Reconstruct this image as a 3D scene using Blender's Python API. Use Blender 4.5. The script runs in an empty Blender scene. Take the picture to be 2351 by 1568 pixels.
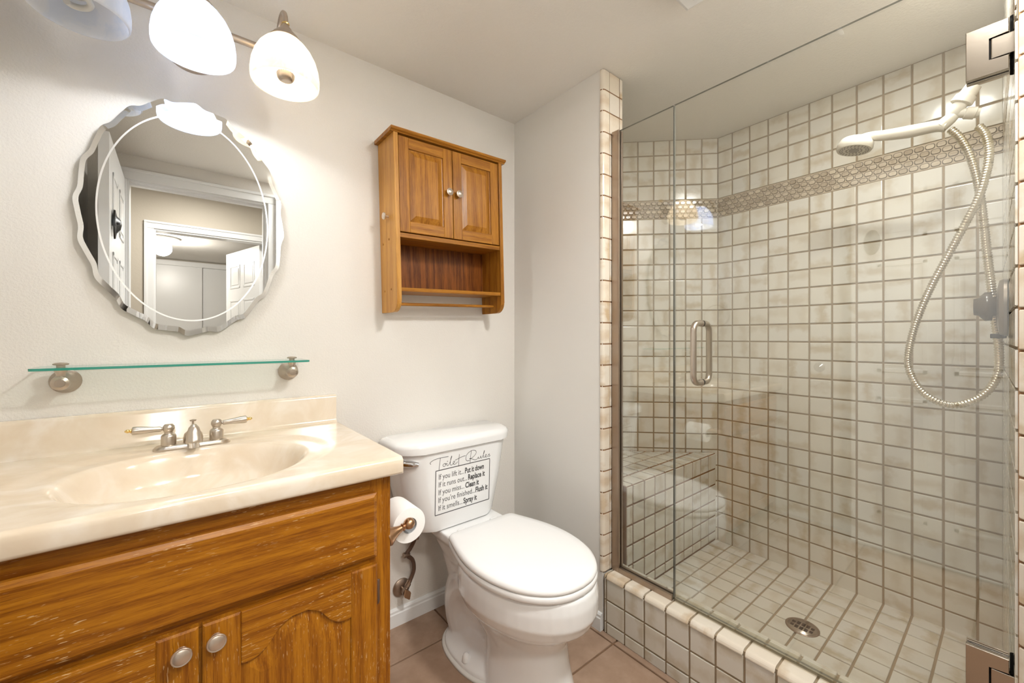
import bpy, bmesh, math, random
from mathutils import Vector, Matrix
R = math.radians
random.seed(7)
scene = bpy.context.scene
COL = scene.collection

# ------------------------------------------------------------------ camera
CAMX, CAMY, CAMZ = -1.2763, -1.5491, 1.1330
cam_d = bpy.data.cameras.new('camera')
cam_d.sensor_width = 36.0
cam_d.lens = 946.4 / 2351 * 36.0
cam_d.shift_y = -(784 - 774) / 2351
cam_d.clip_start = 0.02
cam = bpy.data.objects.new('camera', cam_d)
COL.objects.link(cam)
cam.location = (CAMX, CAMY, CAMZ)
cam.rotation_euler = (R(90), 0, -math.atan2(.6314, .7755))
scene.camera = cam

# ------------------------------------------------------------------ world, exposure
world = bpy.data.worlds.new('world'); scene.world = world
world.use_nodes = True
world.node_tree.nodes['Background'].inputs[0].default_value = (.75, .85, 1, 1)
world.node_tree.nodes['Background'].inputs[1].default_value = 0.3
vs = scene.view_settings
vs.view_transform = 'Standard'; vs.look = 'None'; vs.gamma = 1.0; vs.use_curve_mapping = False
vs.exposure = 0.3

# room lamps and added fill lamps (each sits inside the fixture built further down)
def lamp(name, loc, power, color, radius=.03, kind='POINT', size=.3, rot=None):
    d = bpy.data.lights.new(name, kind); d.energy = power; d.color = color
    if kind == 'AREA':
        d.shape = 'DISK'; d.size = size
    else:
        d.shadow_soft_size = radius
    o = bpy.data.objects.new(name, d); COL.objects.link(o); o.location = loc
    if rot: o.rotation_euler = rot
    return o
LX = (-1.444, -1.240, -1.036)          # the three vanity lamps
LY, LZ = -.238, 1.846
lamp('vanity_lamp_light', (LX[1], LY, LZ + .050), 23, (.92, .955, 1.0), .034)
lamp('vanity_lamp_light', (LX[2], LY, LZ + .052), 19, (1.0, .95, .87), .030)
lamp('hall_fill_light', (-1.15, -2.30, 2.36), 18, (1.0, .95, .88), kind='AREA', size=.34)  # added fill lamp, no hallway source is seen
lamp('bedroom_light', (-1.39, -4.12, 2.06), 36, (1.0, .94, .86), .08)
FILL_LIGHTS = ((-.42, -1.575, 2.17), (.31, -1.36, 2.17))   # two added fill lights out of view, one of them inside the shower
for p_, w_ in zip(FILL_LIGHTS, (18, 4.4)):
    lamp('fill_light_area', (p_[0], p_[1], p_[2] - .012), w_, (1.0, .995, .975), kind='AREA', size=.17)

# ------------------------------------------------------------------ node helpers
def new_mat(name):
    m = bpy.data.materials.new(name); m.use_nodes = True
    nt = m.node_tree
    return m, nt, nt.nodes['Principled BSDF'], nt.nodes['Material Output']
def N(nt, typ, **kw):
    n = nt.nodes.new(typ)
    for k, v in kw.items():
        if hasattr(n, k): setattr(n, k, v)
    return n
def L(nt, a, b): nt.links.new(a, b)
def setp(p, **kw):
    for k, v in kw.items():
        k = k.replace('_', ' ')
        if k in p.inputs: p.inputs[k].default_value = v
def c4(c): return (c[0], c[1], c[2], 1)
def mapped(nt, scale=(1, 1, 1), coord='Object', loc=(0, 0, 0)):
    tc = N(nt, 'ShaderNodeTexCoord'); mp = N(nt, 'ShaderNodeMapping')
    mp.inputs['Scale'].default_value = scale; mp.inputs['Location'].default_value = loc
    L(nt, tc.outputs[coord], mp.inputs['Vector']); return mp.outputs['Vector']
def noise(nt, vec, scale, detail=4, rough=.5, dist=0):
    n = N(nt, 'ShaderNodeTexNoise'); n.inputs['Scale'].default_value = scale
    n.inputs['Detail'].default_value = detail; n.inputs['Roughness'].default_value = rough
    n.inputs['Distortion'].default_value = dist
    L(nt, vec, n.inputs['Vector']); return n.outputs['Fac']
def ramp(nt, fac, stops):
    r = N(nt, 'ShaderNodeValToRGB')
    while len(r.color_ramp.elements) < len(stops): r.color_ramp.elements.new(.5)
    for e, (p, c) in zip(r.color_ramp.elements, stops):
        e.position = p; e.color = c4(c) if not isinstance(c, (int, float)) else (c, c, c, 1)
    L(nt, fac, r.inputs['Fac']); return r.outputs['Color']
def mixc(nt, fac, a, b, mode='MIX'):
    m = N(nt, 'ShaderNodeMix'); m.data_type = 'RGBA'; m.blend_type = mode
    for sock, v in ((m.inputs[0], fac), (m.inputs[6], a), (m.inputs[7], b)):
        if hasattr(v, 'links'): L(nt, v, sock)
        elif isinstance(v, (int, float)): sock.default_value = v
        else: sock.default_value = c4(v)
    return m.outputs[2]
def math_n(nt, op, a, b=None, c=None, clamp=False):
    m = N(nt, 'ShaderNodeMath'); m.operation = op; m.use_clamp = clamp
    for i, v in enumerate((a, b, c)):
        if v is None: continue
        if hasattr(v, 'links'): L(nt, v, m.inputs[i])
        else: m.inputs[i].default_value = v
    return m.outputs[0]
def bump(nt, p, h, strength, dist=.002):
    b = N(nt, 'ShaderNodeBump'); b.inputs['Strength'].default_value = strength; b.inputs['Distance'].default_value = dist
    L(nt, h, b.inputs['Height']); L(nt, b.outputs['Normal'], p.inputs['Normal'])

def simple(name, col, rough=.5, metal=0, coat=0, spec=.5, bumpy=None):
    m, nt, p, o = new_mat(name)
    setp(p, Base_Color=c4(col), Roughness=rough, Metallic=metal, Coat_Weight=coat, Specular_IOR_Level=spec)
    if bumpy:
        bump(nt, p, noise(nt, mapped(nt), bumpy[0], 3), bumpy[1], bumpy[2])
    return m
def paint(name, col, sc, st, dist=.002, rough=.55):
    m, nt, p, o = new_mat(name)
    v = mapped(nt)
    n1 = noise(nt, v, sc, 3, .55, .4)
    h = ramp(nt, n1, [(.38, 0.0), (.62, 1.0)])
    setp(p, Roughness=rough, Specular_IOR_Level=.3)
    L(nt, mixc(nt, noise(nt, v, 2.0, 2), [x * .97 for x in col], col), p.inputs['Base Color'])
    bump(nt, p, h, st, dist)
    return m
def oak(name, axis, light, dark, worn=0.0, rough=.32):
    m, nt, p, o = new_mat(name)
    s = [1, 1, 1]; s['xyz'.index(axis)] = .040
    v = mapped(nt, s)
    fine = noise(nt, v, 620, 4, .65)
    streak = noise(nt, v, 190, 5, .65, .5)
    w = N(nt, 'ShaderNodeTexWave'); w.wave_type = 'BANDS'; w.bands_direction = 'DIAGONAL'
    w.inputs['Scale'].default_value = 16; w.inputs['Distortion'].default_value = 9
    w.inputs['Detail'].default_value = 3; w.inputs['Detail Scale'].default_value = 1.4
    L(nt, v, w.inputs['Vector'])
    f = math_n(nt, 'ADD', math_n(nt, 'MULTIPLY', streak, .55), math_n(nt, 'MULTIPLY', w.outputs['Fac'], .14))
    f = math_n(nt, 'ADD', f, math_n(nt, 'MULTIPLY', fine, .42))
    mid = [(a + b) / 2 for a, b in zip(light, dark)]
    col = ramp(nt, f, [(.42, dark), (.55, mid), (.68, light)])
    pores = ramp(nt, fine, [(.30, 1.0), (.40, 0.0)])
    col = mixc(nt, math_n(nt, 'MULTIPLY', pores, .40), col, [c * .5 for c in dark])
    if worn:
        s2 = [1, 1, 1]; s2['xyz'.index(axis)] = .13
        v2 = mapped(nt, s2)
        flecks = ramp(nt, noise(nt, v2, 430, 2, .5), [(.645, 0.0), (.69, 1.0)])
        patch = ramp(nt, noise(nt, mapped(nt), 8, 3), [(.44, 0.0), (.60, 1.0)])
        k = math_n(nt, 'MULTIPLY', math_n(nt, 'MULTIPLY', flecks, patch), worn)
        col = mixc(nt, k, col, (.70, .52, .28))
    L(nt, col, p.inputs['Base Color'])
    setp(p, Roughness=rough, Coat_Weight=.10, Coat_Roughness=.3, Specular_IOR_Level=.2)
    bump(nt, p, fine, .12, .0006)
    return m
def metal(name, col, rough, aniso=0.0):
    m, nt, p, o = new_mat(name)
    setp(p, Base_Color=c4(col), Metallic=1.0, Roughness=rough, Anisotropic=aniso)
    v = mapped(nt, (1, 1, 12))
    r = ramp(nt, noise(nt, v, 60, 2), [(.3, rough * .94), (.7, rough * 1.06)])
    L(nt, r, p.inputs['Roughness'])
    return m
def glass_pane(name, tint, f0, gl=(1, 1, 1), rough=0.0):
    m, nt, p, o = new_mat(name); nt.nodes.remove(p)
    lw = N(nt, 'ShaderNodeLayerWeight'); lw.inputs['Blend'].default_value = .5
    pw = math_n(nt, 'POWER', lw.outputs['Facing'], 5)
    fac = math_n(nt, 'MULTIPLY_ADD', pw, 1 - f0, f0)
    t = N(nt, 'ShaderNodeBsdfTransparent'); t.inputs[0].default_value = c4(tint)
    g = N(nt, 'ShaderNodeBsdfGlossy'); g.inputs['Roughness'].default_value = rough; g.inputs['Color'].default_value = c4(gl)
    mx = N(nt, 'ShaderNodeMixShader')
    L(nt, fac, mx.inputs[0]); L(nt, t.outputs[0], mx.inputs[1]); L(nt, g.outputs[0], mx.inputs[2])
    L(nt, mx.outputs[0], o.inputs[0]); return m
def glow_glass(name, col, veins, emit, power, trans=.78):
    m, nt, p, o = new_mat(name); nt.nodes.remove(p)
    v = mapped(nt)
    f = noise(nt, v, 14, 5, .6, 1.8)
    c = ramp(nt, f, [(.40, veins), (.56, col)])
    tr = N(nt, 'ShaderNodeBsdfTranslucent'); L(nt, c, tr.inputs[0])
    df = N(nt, 'ShaderNodeBsdfDiffuse'); L(nt, c, df.inputs[0])
    m1 = N(nt, 'ShaderNodeMixShader'); m1.inputs[0].default_value = trans
    L(nt, df.outputs[0], m1.inputs[1]); L(nt, tr.outputs[0], m1.inputs[2])
    gl = N(nt, 'ShaderNodeBsdfGlossy'); gl.inputs['Roughness'].default_value = .15
    m2 = N(nt, 'ShaderNodeMixShader'); m2.inputs[0].default_value = .06
    L(nt, m1.outputs[0], m2.inputs[1]); L(nt, gl.outputs[0], m2.inputs[2])
    out = m2.outputs[0]
    if power > 0:
        e = N(nt, 'ShaderNodeEmission'); e.inputs['Color'].default_value = c4(emit); e.inputs['Strength'].default_value = power
        ec = mixc(nt, 1.0, c4(emit)[:3], c, 'MULTIPLY'); L(nt, ec, e.inputs['Color'])
        a = N(nt, 'ShaderNodeAddShader'); L(nt, out, a.inputs[0]); L(nt, e.outputs[0], a.inputs[1]); out = a.outputs[0]
    L(nt, out, o.inputs[0]); return m
def emission(name, col, power):
    m, nt, p, o = new_mat(name)
    setp(p, Base_Color=c4(col), Emission_Color=c4(col), Emission_Strength=power)
    return m
def tile_mat(name, base, cool, tan, amt, rough=.14):
    m, nt, p, o = new_mat(name)
    uv = N(nt, 'ShaderNodeUVMap'); uv.uv_map = 'tile'
    at = N(nt, 'ShaderNodeVertexColor'); at.layer_name = 'tilevar'
    sx = N(nt, 'ShaderNodeSeparateXYZ'); L(nt, uv.outputs[0], sx.inputs[0])
    sc = N(nt, 'ShaderNodeSeparateColor'); L(nt, at.outputs[0], sc.inputs[0])
    r1, r2, r3 = sc.outputs[0], sc.outputs[1], sc.outputs[2]
    # pick u or v, and a direction, per tile
    swap = math_n(nt, 'GREATER_THAN', r1, .5)
    t = math_n(nt, 'ADD', math_n(nt, 'MULTIPLY', sx.outputs[0], swap),
               math_n(nt, 'MULTIPLY', sx.outputs[1], math_n(nt, 'SUBTRACT', 1.0, swap)))
    # position of the tan band inside the tile
    ctr = math_n(nt, 'MULTIPLY_ADD', r2, 1.1, -.05)
    d = math_n(nt, 'ABSOLUTE', math_n(nt, 'SUBTRACT', t, ctr))
    off = N(nt, 'ShaderNodeVectorMath'); off.operation = 'MULTIPLY_ADD'
    L(nt, at.outputs[0], off.inputs[0]); off.inputs[1].default_value = (37, 41, 53); L(nt, uv.outputs[0], off.inputs[2])
    nz = noise(nt, off.outputs[0], 2.2, 3, .55)
    d2 = math_n(nt, 'ADD', d, math_n(nt, 'MULTIPLY_ADD', nz, .9, -.45))
    band = ramp(nt, d2, [(.0, 1.0), (.34, 0.0)])
    k = math_n(nt, 'MULTIPLY', band, math_n(nt, 'MULTIPLY_ADD', r3, amt * .8, amt * .35))
    bc = mixc(nt, r3, base, cool)
    L(nt, mixc(nt, k, bc, tan), p.inputs['Base Color'])
    setp(p, Roughness=rough, Specular_IOR_Level=.5)
    bump(nt, p, noise(nt, mapped(nt), 30, 2), .06, .003)
    return m

# ------------------------------------------------------------------ materials
M = {}
M['wall'] = paint('wall_paint', (.80, .77, .72), 165, .24, .0016)
M['wall_plain'] = paint('stub_wall_paint', (.83, .81, .765), 120, .06, .001)
M['ceil'] = paint('ceiling_paint', (.86, .835, .785), 110, .26, .0018)
M['white'] = simple('white_gloss_paint', (.84, .85, .85), .3)
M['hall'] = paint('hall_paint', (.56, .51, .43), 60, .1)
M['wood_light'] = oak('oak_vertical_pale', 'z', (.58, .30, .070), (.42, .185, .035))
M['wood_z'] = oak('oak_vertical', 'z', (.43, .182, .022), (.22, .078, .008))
M['wood_x'] = oak('oak_horizontal', 'x', (.43, .182, .022), (.22, .078, .008))
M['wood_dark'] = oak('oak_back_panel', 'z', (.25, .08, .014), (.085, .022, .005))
M['van_x'] = oak('worn_oak_horizontal', 'x', (.385, .148, .008), (.185, .054, .003), worn=.75)
M['van_z'] = oak('worn_oak_vertical', 'z', (.385, .148, .008), (.185, .054, .003), worn=.5)
M['van_in'] = simple('cabinet_gap', (.06, .02, .006), .6)
M['nickel'] = metal('brushed_nickel', (.60, .54, .47), .30)
M['nickel_dark'] = metal('brushed_nickel_dark', (.50, .43, .36), .34)
M['knob'] = metal('satin_nickel_knob', (.68, .60, .52), .34)
M['bronze'] = metal('copper_bronze', (.48, .29, .17), .32)
M['oldmetal'] = metal('tarnished_metal', (.38, .30, .24), .38)
M['hosebrown'] = simple('brown_braided_hose', (.10, .055, .035), .45, bumpy=(400, .4, .001))
M['brass'] = metal('polished_brass', (.85, .62, .25), .2)
M['chrome'] = metal('chrome', (.75, .76, .78), .08)
M['steel'] = metal('satin_steel', (.58, .52, .45), .30)
M['hinge'] = metal('satin_hinge_metal', (.42, .37, .31), .17)
M['channel'] = metal('brown_channel_metal', (.42, .34, .275), .34)
M['pipe'] = metal('dark_tarnished_pipe', (.13, .095, .065), .42)
M['black'] = simple('black_gap', (.010, .009, .008), .9, spec=.05)
M['valve_plate'] = metal('dark_valve_plate', (.24, .20, .16), .40)
M['porcelain'] = simple('white_porcelain', (.87, .875, .875), .10, coat=.4)
M['seat'] = simple('white_seat_plastic', (.88, .88, .875), .18)
M['caulk'] = simple('white_caulk', (.80, .80, .77), .45)
M['paper'] = simple('tissue_paper', (.90, .90, .89), .9, bumpy=(300, .15, .001))
M['card'] = simple('grey_cardboard_core', (.45, .46, .47), .9)
M['decal'] = simple('black_vinyl_lettering', (.055, .055, .055), .5)
M['plastic'] = simple('ivory_plastic', (.78, .74, .65), .22)
M['nozzle'] = simple('grey_nozzles', (.33, .30, .25), .5)
M['mirror'] = simple('mirror_silver', (.88, .89, .88), .0, 1.0)
M['mirror_cut'] = simple('frosted_mirror_line', (.92, .93, .92), .35, 1.0)
M['mirror_edge'] = simple('mirror_glass_edge', (.50, .58, .54), .15)
M['glass'] = glass_pane('shower_glass', (.975, .975, .955), .105)
M['glass_edge'] = simple('glass_edge', (.16, .16, .14), .12)
M['seal'] = glass_pane('clear_seal', (.86, .84, .78), .08, rough=.15)
M['shelf_glass'] = glass_pane('shelf_glass', (.93, .985, .965), .05)
M['shelf_edge'] = simple('green_glass_edge', (.05, .30, .23), .08)
M['acrylic'] = simple('smoky_acrylic', (.055, .040, .026), .25)
M['grout'] = simple('shower_grout', (.33, .255, .165), .8, bumpy=(200, .3, .001))
M['grout_dark'] = simple('brown_grout', (.24, .125, .055), .8, bumpy=(200, .3, .001))
M['floor_grout'] = simple('floor_grout', (.22, .125, .065), .85)
M['tile'] = tile_mat('glazed_tile', (.715, .68, .59), (.70, .68, .62), (.49, .40, .255), .62)
M['tile_warm'] = tile_mat('glazed_trim_tile', (.75, .665, .545), (.74, .68, .585), (.50, .345, .185), .7)
M['tile_mosaic'] = tile_mat('mosaic_tile', (.62, .54, .42), (.36, .29, .21), (.30, .22, .14), .5)
M['mosaic_rim'] = simple('mosaic_dark_rim', (.10, .075, .048), .6)
M['mosaic_grout'] = simple('mosaic_grout', (.50, .42, .31), .8)
M['shade_cool'] = glow_glass('alabaster_glass_cool', (.95, .97, 1.0), (.60, .70, .90), (.85, .92, 1.0), .1)
M['shade_warm'] = glow_glass('alabaster_glass_warm', (1.0, .97, .90), (.99, .91, .78), (1.0, .88, .70), .15)
M['shade_off'] = glow_glass('alabaster_glass_unlit', (.90, .91, .93), (.83, .86, .91), (1, 1, 1), 0)
M['bulb_cool'] = emission('lit_bulb_cool', (.92, .96, 1.0), 9)
M['bulb_warm'] = emission('lit_bulb_warm', (1.0, .88, .72), 8)
M['cfl'] = simple('unlit_fluorescent_tube', (.62, .60, .55), .3)
M['fill_lens'] = emission('lit_fill_lens', (1.0, .95, .88), 5)  # glowing lens of the two added fill lights
M['dome'] = emission('lit_dome_glass', (1.0, .95, .88), 6)
M['fan_lens'] = simple('white_vent_slats', (.74, .74, .72), .4)
def marble():
    m, nt, p, o = new_mat('cultured_marble')
    v = mapped(nt, (1.0, 1.5, 1))
    f = noise(nt, v, 3.6, 5, .55, 2.2)
    col = ramp(nt, f, [(.34, (.72, .60, .455)), (.50, (.76, .655, .52)), (.64, (.82, .74, .635))])
    L(nt, col, p.inputs['Base Color'])
    setp(p, Roughness=.14, Coat_Weight=.3, Coat_Roughness=.08)
    return m
M['marble'] = marble()
def floor_tile():
    m, nt, p, o = new_mat('tan_floor_tile')
    v = mapped(nt)
    f = noise(nt, v, 14, 6, .6, .15)
    at = N(nt, 'ShaderNodeVertexColor'); at.layer_name = 'tilevar'
    sc = N(nt, 'ShaderNodeSeparateColor'); L(nt, at.outputs[0], sc.inputs[0])
    col = ramp(nt, f, [(.28, (.29, .19, .13)), (.50, (.355, .24, .168)), (.72, (.42, .295, .215))])
    col = mixc(nt, math_n(nt, 'MULTIPLY', sc.outputs[0], .3), col, (.37, .25, .175))
    L(nt, col, p.inputs['Base Color'])
    setp(p, Roughness=.42)
    bump(nt, p, noise(nt, v, 60, 4), .08, .002)
    return m
M['floor_tile'] = floor_tile()

# ------------------------------------------------------------------ mesh helpers
def new_bm(): return bmesh.new()
def add_box(bm, lo, hi, bev=0.0, seg=2, mi=0):
    lo = Vector(lo); hi = Vector(hi)
    r = bmesh.ops.create_cube(bm, size=1)
    vs_ = r['verts']
    for v in vs_:
        v.co = Vector([(lo[i] + hi[i]) / 2 + v.co[i] * (hi[i] - lo[i]) for i in range(3)])
    fs = set(f for v in vs_ for f in v.link_faces)
    for f in fs: f.material_index = mi
    if bev > 0:
        es = list(set(e for v in vs_ for e in v.link_edges))
        r = bmesh.ops.bevel(bm, geom=es, offset=bev, segments=seg, profile=.5, affect='EDGES')
        for f in r['faces']: f.material_index = mi
    return bm
def frame_from(d, up=None):
    d = Vector(d).normalized()
    u = Vector((0, 0, 1)) if up is None else Vector(up)
    if abs(d.dot(u)) > .99: u = Vector((1, 0, 0))
    a = u.cross(d).normalized(); b = d.cross(a).normalized()
    return a, b, d
def add_rings(bm, rings, close=True, cap0=True, cap1=True, mi=0, smooth=True):
    rows = [[bm.verts.new(p) for p in r] for r in rings]
    n = len(rows[0])
    for i in range(len(rows) - 1):
        for j in range(n if close else n - 1):
            k = (j + 1) % n
            f = bm.faces.new((rows[i][j], rows[i][k], rows[i + 1][k], rows[i + 1][j])); f.smooth = smooth; f.material_index = mi
    if cap0:
        f = bm.faces.new(list(reversed(rows[0]))); f.material_index = mi
    if cap1:
        f = bm.faces.new(rows[-1]); f.material_index = mi
    return rows
def add_lathe(bm, base, axis, prof, seg=24, mi=0, cap0=True, cap1=True, ribs=0, ribamp=0):
    """prof: list of (distance along axis, radius)"""
    a, b, d = frame_from(axis); base = Vector(base)
    rings = []
    for h, r in prof:
        ring = []
        for j in range(seg):
            t = 2 * math.pi * j / seg
            rr = r * (1 + (ribamp * (1 if j % 2 else -1) if ribs else 0))
            ring.append(base + d * h + (a * math.cos(t) + b * math.sin(t)) * max(rr, 1e-5))
        rings.append(ring)
    add_rings(bm, rings, True, cap0, cap1, mi); return bm
def catmull(pts, per=8):
    P = [Vector(p) for p in pts]; P = [P[0] * 2 - P[1]] + P + [P[-1] * 2 - P[-2]]
    out = []
    for i in range(1, len(P) - 2):
        for k in range(per):
            t = k / per
            out.append(.5 * ((2 * P[i]) + (P[i + 1] - P[i - 1]) * t + (2 * P[i - 1] - 5 * P[i] + 4 * P[i + 1] - P[i + 2]) * t * t
                             + (3 * P[i] - P[i - 1] - 3 * P[i + 1] + P[i + 2]) * t ** 3))
    out.append(P[-2]); return out
def add_tube(bm, pts, r, seg=10, mi=0, cap=True):
    pts = [Vector(p) for p in pts]
    rf = r if callable(r) else (lambda i, n: r)
    prev = None; rings = []
    for i, p in enumerate(pts):
        d = (pts[min(i + 1, len(pts) - 1)] - pts[max(i - 1, 0)])
        if d.length < 1e-9: d = Vector((0, 0, 1))
        d.normalize()
        if prev is None: a, b, _ = frame_from(d)
        else:
            a = prev - d * prev.dot(d)
            if a.length < 1e-6: a, b, _ = frame_from(d)
            a.normalize(); b = d.cross(a)
        prev = a
        rr = rf(i, len(pts))
        rings.append([p + (a * math.cos(2 * math.pi * j / seg) + b * math.sin(2 * math.pi * j / seg)) * rr for j in range(seg)])
    add_rings(bm, rings, True, cap, cap, mi); return bm
def add_prism(bm, poly, origin, u, v, depth, mi=0, bev=0):
    """2D polygon in plane (u,v) at origin, extruded by vector depth"""
    o = Vector(origin); u = Vector(u); v = Vector(v); dv = Vector(depth)
    a = [bm.verts.new(o + u * p[0] + v * p[1]) for p in poly]
    b = [bm.verts.new(o + u * p[0] + v * p[1] + dv) for p in poly]
    n = len(poly); fs = [bm.faces.new(list(reversed(a))), bm.faces.new(b)]
    for i in range(n):
        k = (i + 1) % n; fs.append(bm.faces.new((a[i], a[k], b[k], b[i])))
    for f in fs: f.material_index = mi
    if bev:
        es = list(set(e for f in fs[:2] for e in f.edges))
        r = bmesh.ops.bevel(bm, geom=es, offset=bev, segments=2, profile=.5, affect='EDGES')
        for f in r['faces']: f.material_index = mi
    return bm
def sphere_prof(r, n=10, a0=-90, a1=90):
    return [(r * math.sin(R(a0 + (a1 - a0) * i / n)), max(r * math.cos(R(a0 + (a1 - a0) * i / n)), .0002)) for i in range(n + 1)]

WO = {}      # world origin of every thing or part
def obj(name, bm, mats, parent=None, smooth=None, recalc=True):
    if recalc: bmesh.ops.recalc_face_normals(bm, faces=bm.faces[:])
    off = Vector((0, 0, 0))
    if parent is not None: off = WO[parent.name]
    bmesh.ops.translate(bm, verts=bm.verts[:], vec=-off)
    me = bpy.data.meshes.new(name); bm.to_mesh(me); bm.free()
    for m in (mats if isinstance(mats, (list, tuple)) else [mats]): me.materials.append(m)
    o = bpy.data.objects.new(name, me); COL.objects.link(o)
    if smooth is not None:
        for p in me.polygons: p.use_smooth = True
        try: me.set_sharp_from_angle(angle=R(smooth))
        except Exception: pass
    if parent is not None: o.parent = parent
    WO[o.name] = off
    return o
def thing(name, label, cat, loc, group=None):
    o = bpy.data.objects.new(name, None); COL.objects.link(o); o.location = loc
    o.empty_display_size = .05
    o['label'] = label; o['category'] = cat
    if group: o['group'] = group
    WO[o.name] = Vector(loc); return o
def thing_part(name, parent):
    o = bpy.data.objects.new(name, None); COL.objects.link(o); o.empty_display_size = .03; o.parent = parent
    WO[o.name] = WO[parent.name]; return o
def tag(o, label, cat, group=None):
    o['label'] = label; o['category'] = cat
    if group: o['group'] = group
    return o
def struct(name, bm, mats, parent=None, smooth=None):
    o = obj(name, bm, mats, parent, smooth)
    if parent is None: o['kind'] = 'structure'
    return o

# ------------------------------------------------------------------ tiled surfaces
def clip_poly(poly, clip):
    out = poly
    n = len(clip)
    for i in range(n):
        a = clip[i]; b = clip[(i + 1) % n]; inp = out; out = []
        def side(p): return (b[0] - a[0]) * (p[1] - a[1]) - (b[1] - a[1]) * (p[0] - a[0])
        for j in range(len(inp)):
            p = inp[j]; q = inp[(j + 1) % len(inp)]; sp = side(p); sq = side(q)
            if sp >= 0: out.append(p)
            if (sp >= 0) != (sq >= 0):
                t = sp / (sp - sq); out.append((p[0] + (q[0] - p[0]) * t, p[1] + (q[1] - p[1]) * t))
        if not out: return []
    return out
def dedupe(poly, eps=1e-4):
    out = []
    for p in poly:
        if not out or math.hypot(p[0] - out[-1][0], p[1] - out[-1][1]) > eps: out.append(p)
    if len(out) > 1 and math.hypot(out[0][0] - out[-1][0], out[0][1] - out[-1][1]) <= eps: out.pop()
    return out
def area(poly):
    return .5 * sum(poly[i][0] * poly[(i + 1) % len(poly)][1] - poly[(i + 1) % len(poly)][0] * poly[i][1] for i in range(len(poly)))
def inset(poly, d):
    n = len(poly); out = []
    for i in range(n):
        p0 = poly[i - 1]; p = poly[i]; p1 = poly[(i + 1) % n]
        e0 = Vector((p[0] - p0[0], p[1] - p0[1])).normalized(); e1 = Vector((p1[0] - p[0], p1[1] - p[1])).normalized()
        n0 = Vector((-e0.y, e0.x)); n1 = Vector((-e1.y, e1.x))
        k = 1 + n0.dot(n1)
        if k < .2: k = .2
        m = (n0 + n1) / k
        out.append((p[0] + m.x * d, p[1] + m.y * d))
    return out
def add_tiles(bm, polys, origin, u, v, n, h=.004, bev=.0022, mi=1, jitter=.004, rings=((0, 0), (0, .55), (.35, .9), (1, 1))):
    """every polygon becomes one rounded tile standing h proud of the plane"""
    o = Vector(origin); u = Vector(u).normalized(); v = Vector(v).normalized(); n = Vector(n).normalized()
    uvl = bm.loops.layers.uv.get('tile') or bm.loops.layers.uv.new('tile')
    cl = bm.loops.layers.float_color.get('tilevar') or bm.loops.layers.float_color.new('tilevar')
    for poly in polys:
        if len(poly) < 3: continue
        x0 = min(p[0] for p in poly); x1 = max(p[0] for p in poly); y0 = min(p[1] for p in poly); y1 = max(p[1] for p in poly)
        rc = (random.random(), random.random(), random.random(), 1)
        tx, ty = random.uniform(-jitter, jitter), random.uniform(-jitter, jitter)
        cxp, cyp = (x0 + x1) / 2, (y0 + y1) / 2
        loops = []
        for k, (ib, hh) in enumerate(rings):
            pl = inset(poly, bev * ib) if ib else poly
            loops.append([(p, bm.verts.new(o + u * p[0] + v * p[1] + n * (h * hh + ((p[0] - cxp) * tx + (p[1] - cyp) * ty if hh else 0)))) for p in pl])
        faces = []
        m = len(poly)
        for k in range(len(loops) - 1):
            for i in range(m):
                j = (i + 1) % m
                faces.append(bm.faces.new((loops[k][i][1], loops[k][j][1], loops[k + 1][j][1], loops[k + 1][i][1])))
        faces.append(bm.faces.new([w[1] for w in loops[-1]]))
        pos = {w[1]: w[0] for lp in loops for w in lp}
        for f in faces:
            f.material_index = mi; f.smooth = False
            for lp in f.loops:
                p = pos[lp.vert]
                lp[uvl].uv = ((p[0] - x0) / max(x1 - x0, 1e-4), (p[1] - y0) / max(y1 - y0, 1e-4)); lp[cl] = rc
def grid_polys(us, vs_, gap, clip=None, minarea=.00025):
    out = []
    for i in range(len(us) - 1):
        for j in range(len(vs_) - 1):
            c = [(us[i], vs_[j]), (us[i + 1], vs_[j]), (us[i + 1], vs_[j + 1]), (us[i], vs_[j + 1])]
            if clip: c = dedupe(clip_poly(c, clip))
            if len(c) < 3 or area(c) < minarea: continue
            c = inset(c, gap / 2)
            if area(c) > minarea * .4: out.append(c)
    return out
def cuts(a, b, start, pitch, tiny=.012):
    """grid lines from a to b with lines at start + k*pitch; slivers merged"""
    k0 = math.ceil((a - start) / pitch); out = [a]
    k = k0
    while start + k * pitch < b - tiny:
        x = start + k * pitch
        if x > a + tiny: out.append(x)
        k += 1
    out.append(b); return out
def slab(bm, pts, thick, mi=0):
    """planar polygon given by 3D points, extruded by vector"""
    t = Vector(thick)
    a = [bm.verts.new(Vector(p)) for p in pts]; b = [bm.verts.new(Vector(p) + t) for p in pts]
    fs = [bm.faces.new(a), bm.faces.new(list(reversed(b)))]
    for i in range(len(a)):
        j = (i + 1) % len(a); fs.append(bm.faces.new((a[i], b[i], b[j], a[j])))
    for f in fs: f.material_index = mi

# ================================================================== SETTING
CEIL = 2.17
XL = -1.65                       # left wall face
STY = -.5387                     # end of the stub wall
STX = .118                       # stub wall thickness
PT = .082                        # tile pitch
def boxobj(name, lo, hi, m, bev=0):
    bm = new_bm(); add_box(bm, lo, hi, bev); return struct(name, bm, m)
boxobj('wall_back', (XL - .1, 0, 0), (1.15, .1, CEIL), M['wall'])
boxobj('wall_left', (XL - .1, -1.68, 0), (XL, 0, CEIL), M['wall'])
boxobj('wall_right', (0, STY + .004, 0), (STX, 0, CEIL), M['wall_plain'])
boxobj('ceiling', (XL - .1, -1.78, CEIL), (1.15, .1, CEIL + .08), M['ceil'])
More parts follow.
